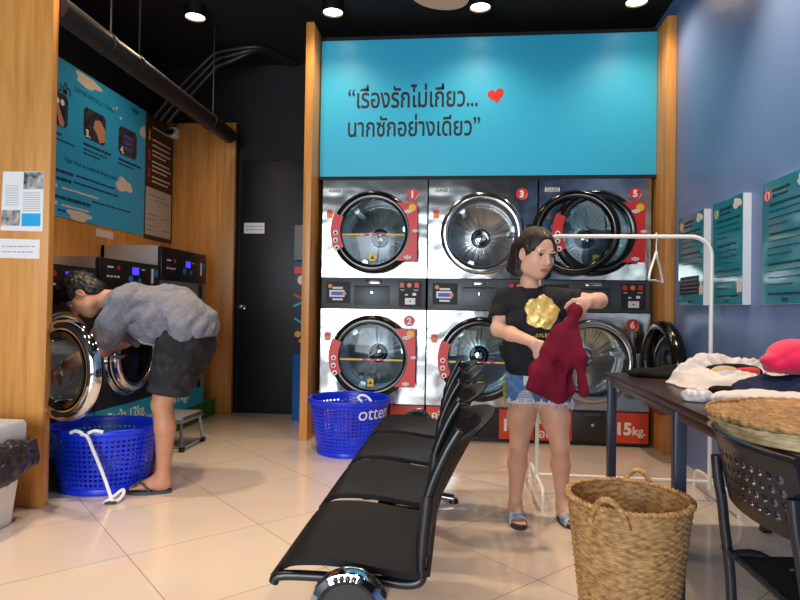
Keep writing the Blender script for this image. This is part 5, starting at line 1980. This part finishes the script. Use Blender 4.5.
def pick_t(P):
    pc = w_(.39, 2.92, 1.048)
    dx, dz = P[:, 0] - pc[0], P[:, 2] - pc[2]
    a = np.arctan2(dz, dx)
    rad = .082 * (1 + .07 * np.sin(5 * a + 1) + .04 * np.sin(9 * a)) 
    front = P[:, 1] < 3.07
    m = (np.hypot(dx, dz * 1.02) < rad) & front
    m |= front & (np.abs(dz + .112) < .009) & (np.abs(dx - .012) < .05) & (np.sin(dx * 420) > -.3)
    return m.astype(int)


G.build('t_shirt', [TEE, GOLD], wo, pick=pick_t)
# denim shorts
G = Field((.16, 2.86, .52), (.66, 3.24, .82), .004)
G.slab(w_(.385, 3.03, .70), w_(.378, 3.03, .78), (1, 0, 0), .158, .138, .116, .098, .04)
G.cone(w_(.318, 3.03, .69), w_(.303, 3.02, .56), .093, .086, .03)
G.cone(w_(.452, 3.03, .69), w_(.474, 3.02, .56), .093, .088, .03)
G.noise(.003, 40, 3, True)
G.plane((0, 0, .595), (0, 0, -1), .002)
G.plane((0, 0, .765), (0, 0, 1), .002)


def pick_s(P):
    x, z = P[:, 0], P[:, 2]
    n = .008 * np.sin(x * 160) + .006 * np.sin(x * 330 + 1)
    m = np.zeros(len(P), int)
    m[np.hypot(x - .335, (z - .715) * 1.0) < .026 + .008 * np.sin(x * 300)] = 1
    m[(np.hypot(x - .325, (z - .625) * .9) < .036) & (np.sin(z * 700) > -.2)] = 1
    m[z < .612 + n] = 1
    m[(x < .232 + .004 * np.sin(z * 200)) & (P[:, 1] < 3.12)] = 2
    return m


G.build('denim_shorts', [DENIM, FRAY, LIME], wo, pick=pick_s)
random.seed(8)
for side, cx in (('r', .308), ('l', .483)):
    b = MB()
    for i in range(46):
        a = random.uniform(0, 2 * PI)
        p = Vector((cx + .088 * math.cos(a), 3.08 + .088 * math.sin(a), .60))
        l = random.uniform(.008, .034)
        b.tube([p, p + Vector((random.uniform(-.004, .004), random.uniform(-.004, .004), -l * .6)), p + Vector((random.uniform(-.008, .008), random.uniform(-.006, .006), -l))], .0013, 4)
    b.build('frayed_hem', FRAY, wo, world=True)
# slippers
STRAP = pm('slipper_strap', rgb(206, 214, 222), .5, color2=rgb(40, 100, 150), vscale=26)
SOLE = pm('plum_sole', rgb(60, 32, 40), .6)
for he, to in (((.286, 3.085, 0), (.296, 2.885, 0)), ((.514, 3.09, 0), (.560, 2.928, 0))):
    a, c = w_(*he), w_(*to)
    a[2] = c[2] = 0
    d = c - a
    L = float(np.linalg.norm(d)) + .02
    mid = (a + c) / 2
    ang = math.degrees(math.atan2(d[1], d[0]))
    M = T(mid[0], mid[1], 0) @ R(ang, 'Z')
    b = MB()
    sole(b, M, L, .042, .020)
    sl = b.build('slipper', SOLE, wo, world=True)
    b = MB().sheet(lambda u, v: (.012 + .062 * v - .02 * math.sin(PI * u) * (1 - v), .043 * math.cos(PI * u) * 1.02, .012 + (.050 - .012 * v) * math.sin(PI * u) ** .7), 20, 8, .005, M)
    b.build('strap', STRAP, sl, world=True)

# the maroon garment in her hands
MAROON = fabric('maroon_cotton', rgb(112, 20, 42), var=.08)
G = Field((.26, 2.66, .58), (.66, 2.98, 1.10), .0045)
top, low = np.array((.522, 2.808, 1.045)), np.array((.402, 2.815, .862))
for x, y, z, r0, r1 in ((.350, 2.79, .70, .016, .026), (.40, 2.835, .665, .018, .03), (.452, 2.79, .645, .018, .03), (.505, 2.84, .69, .018, .03), (.552, 2.79, .69, .014, .024)):
    e_ = np.array((x, y, z))
    m_ = top * .45 + e_ * .55 + np.array((0, (y - 2.81) * .6, 0))
    G.chain([top, m_, e_], [.016, r0 + .006, r1], .034)
for x, y, z in ((.343, 2.80, .70), (.385, 2.81, .66), (.44, 2.80, .66)):
    G.chain([low, np.array((x * .7 + low[0] * .3 - .006, y, .78)), np.array((x, y, z))], [.014, .026, .026], .034)
G.chain([top, (.455, 2.815, .955), low], [.016, .022, .016], .034)
G.noise(.012, 26, 5, True, aniso=(1.3, .6, .3), dirs=2).noise(.005, 48, 9, True, aniso=(1.3, .6, .4), dirs=2)
G.plane((.447, 0, .632), (.25, 0, -1), .004).plane((.447, 0, .632), (-.45, 0, -1), .004)
g = G.build('maroon_garment', MAROON, loc=(.46, 2.80, .65), smooth_it=2)
tag(g, 'maroon garment hanging from the hands of the woman', 'clothing')

# ---- the man
ma = thing('person', 'man in grey t-shirt, black shorts and flip-flops stooping with his arms in a washer', 'person', (-1.62, 3.34, 0))
HM = Frame((-2.165, 3.26, 1.095), (-.45, -.30, -.82), (-.85, -.05, .5), 1.02)
F = Field((-2.55, 2.98, -.004), (-1.36, 3.66, 1.26), .0048)
head(F, HM)
F.cone((-1.87, 3.31, 1.07), HM(0, -.03, -.06), .056, .052, .03)
F.slab((-1.62, 3.35, .93), (-1.84, 3.33, 1.04), (0, 1, 0), .12, .15, .09, .095, .05)
for y0, hip, kn, an, he, to, sd in ((0, (-1.59, 3.25, .83), (-1.662, 3.235, .50), (-1.652, 3.245, .085), (-1.615, 3.245, .04), (-1.83, 3.195, .036), (.2, .95, 0)),
                                    (0, (-1.60, 3.44, .83), (-1.775, 3.46, .50), (-1.80, 3.47, .085), (-1.765, 3.47, .04), (-1.99, 3.52, .036), (0, -1, 0))):
    hip, kn, an, he, to = (np.array(v, float) for v in (hip, kn, an, he, to))
    F.chain([hip, (hip + kn) / 2, kn], [.08, .074, .056], .03)
    F.chain([kn, kn * .68 + an * .32 + np.array((.014, 0, 0)), an], [.053, .056, .034], .02)
    F.ell(kn + np.array((-.014, 0, -.01)), (.042, .042, .05), .02)
    foot(F, an, he, to, sd, 1.08)
for S, E, W, rt in (((-1.865, 3.16, 1.05), (-1.99, 3.135, .80), (-2.25, 3.24, .70), False), ((-1.865, 3.50, 1.05), (-2.05, 3.50, .83), (-2.29, 3.40, .69), True)):
    S, E, W = (np.array(v, float) for v in (S, E, W))
    F.chain([S, (S + E) / 2, E], [.056, .05, .041], .02)
    F.chain([E, E * .65 + W * .35, W], [.041, .042, .028], .02)
    hand(F, W, W - E + np.array((0, 0, -.03)), (.1, 0 if rt else .1, -1), 1.08, (20, 28, 22), right=not rt)


def pick_m(P):
    L = HM.local(P)
    return ((((L[:, 0]) / .024) ** 2 + ((L[:, 1] - .09) / .02) ** 2 + ((L[:, 2] + .0635) / .0125) ** 2) < 1).astype(int)


F.build('body', [SKIN_M, pm('lips_tan', rgb(150, 90, 80), .45)], ma, pick=pick_m)
face_parts(HM, ma, HAIR_M)
G = Field(tuple(HM.c - .21), tuple(HM.c + .21), .005)
rm = HM.rm()
G.ell(HM(0, -.02, .055), (.092, .11, .096), .0, rm)
G.ell(HM(0, -.06, -.02), (.084, .062, .08), .03, rm)
G.ell(HM(0, .05, .10), (.07, .06, .04), .03, rm)
G.ell(HM(0, .12, -.035), (.085, .10, .10), .012, rm, True)
for s in (-1, 1):
    G.ell(HM(s * .085, 0, -.015), (.03, .03, .04), .01, rm, True)
G.noise(.003, 70, 3, True).noise(.0016, 140, 5, True)
G.build('hair', HAIR_M, ma)
# grey t-shirt
G = Field((-2.2, 3.0, .70), (-1.36, 3.68, 1.28), .006)
G.slab((-1.665, 3.35, .985), (-1.86, 3.325, 1.035), (0, 1, 0), .172, .182, .16, .12, .06)
G.cone((-1.575, 3.35, .93), (-1.68, 3.35, .985), .142, .148, .06)
G.ell((-1.555, 3.35, .925), (.135, .192, .135), .05)
G.ell((-1.78, 3.32, .945), (.14, .13, .095), .06)
G.cone((-1.865, 3.18, 1.06), (-1.865, 3.48, 1.06), .08, .08, .05)
for S, E in (((-1.865, 3.16, 1.05), (-1.965, 3.138, .85)), ((-1.865, 3.50, 1.05), (-2.02, 3.50, .86))):
    S, E = np.array(S), np.array(E)
    G.cone(S, E + (E - S) * .3, .074, .072, .04)
    G.plane(E, E - S, .004, np.minimum(E, E) - .11, E + .1)
G.cone((-1.95, 3.30, 1.075), HM(0, -.03, -.06), .066, .066, .006, True)
G.noise(.009, 15, 12, True).noise(.005, 30, 6, True)
G.plane((-1.46, 0, .868), (.26, 0, -.965), .008, (-1.70, 3.0, .70), (-1.36, 3.68, 1.0))


def pick_g(P):
    x, y, z = P.T
    ln = .885 - .40 * (x + 2.0)
    m = (z < ln + .05) & (x > -1.89) & (x < -1.70) & (y < 3.42) & ((y > 3.2) | (x > -1.85))
    c = np.zeros(len(P), int)
    st = np.floor((x + 3) * 42).astype(int) % 4
    c[m] = np.array([1, 2, 1, 3])[st[m]]
    c[m & (z < ln - .006)] = 1
    return c


G.build('t_shirt', [GREY_TEE, FRAY, pm('blue_band_print', rgb(70, 130, 176), .8), pm('yellow_band_print', rgb(196, 176, 90), .8)], ma, pick=pick_g)
# black shorts
G = Field((-1.86, 3.02, .50), (-1.34, 3.66, 1.06), .006)
G.slab((-1.565, 3.35, .86), (-1.635, 3.35, .93), (0, 1, 0), .15, .14, .105, .10, .05)
G.ell((-1.535, 3.28, .87), (.085, .09, .095), .05).ell((-1.535, 3.42, .87), (.085, .09, .095), .05)
G.cone((-1.595, 3.265, .82), (-1.640, 3.255, .52), .115, .112, .04)
G.cone((-1.575, 3.435, .80), (-1.735, 3.455, .54), .115, .105, .04)
G.noise(.007, 22, 5, True).noise(.004, 44, 6, True)
G.plane((-1.632, 0, .558), (-.18, 0, -1), .004)
G.build('shorts', BLACK_SHORTS, ma)
FLIP = pm('flip_flop_rubber', rgb(58, 66, 76), .6)
for he, to in (((-1.602, 3.248), (-1.846, 3.19)), ((-1.75, 3.467), (-2.01, 3.522))):
    a, c = Vector((he[0], he[1], 0)), Vector((to[0], to[1], 0))
    d = c - a
    M = T((a.x + c.x) / 2, (a.y + c.y) / 2, 0) @ R(math.degrees(math.atan2(d.y, d.x)), 'Z')
    b = MB()
    sole(b, M, d.length, .048, .016)
    sl = b.build('flip_flop', FLIP, ma, world=True)
    b = MB()
    for s in (-1, 1):
        b.tube(catmull([M @ Vector((-.02, s * .046, .012)), M @ Vector((.01, s * .044, .05)), M @ Vector((.04, s * .026, .064)), M @ Vector((.068, .012, .05)), M @ Vector((.075, .012, .014))], 5), .006, 8)
    b.build('thong_strap', FLIP, sl, world=True)
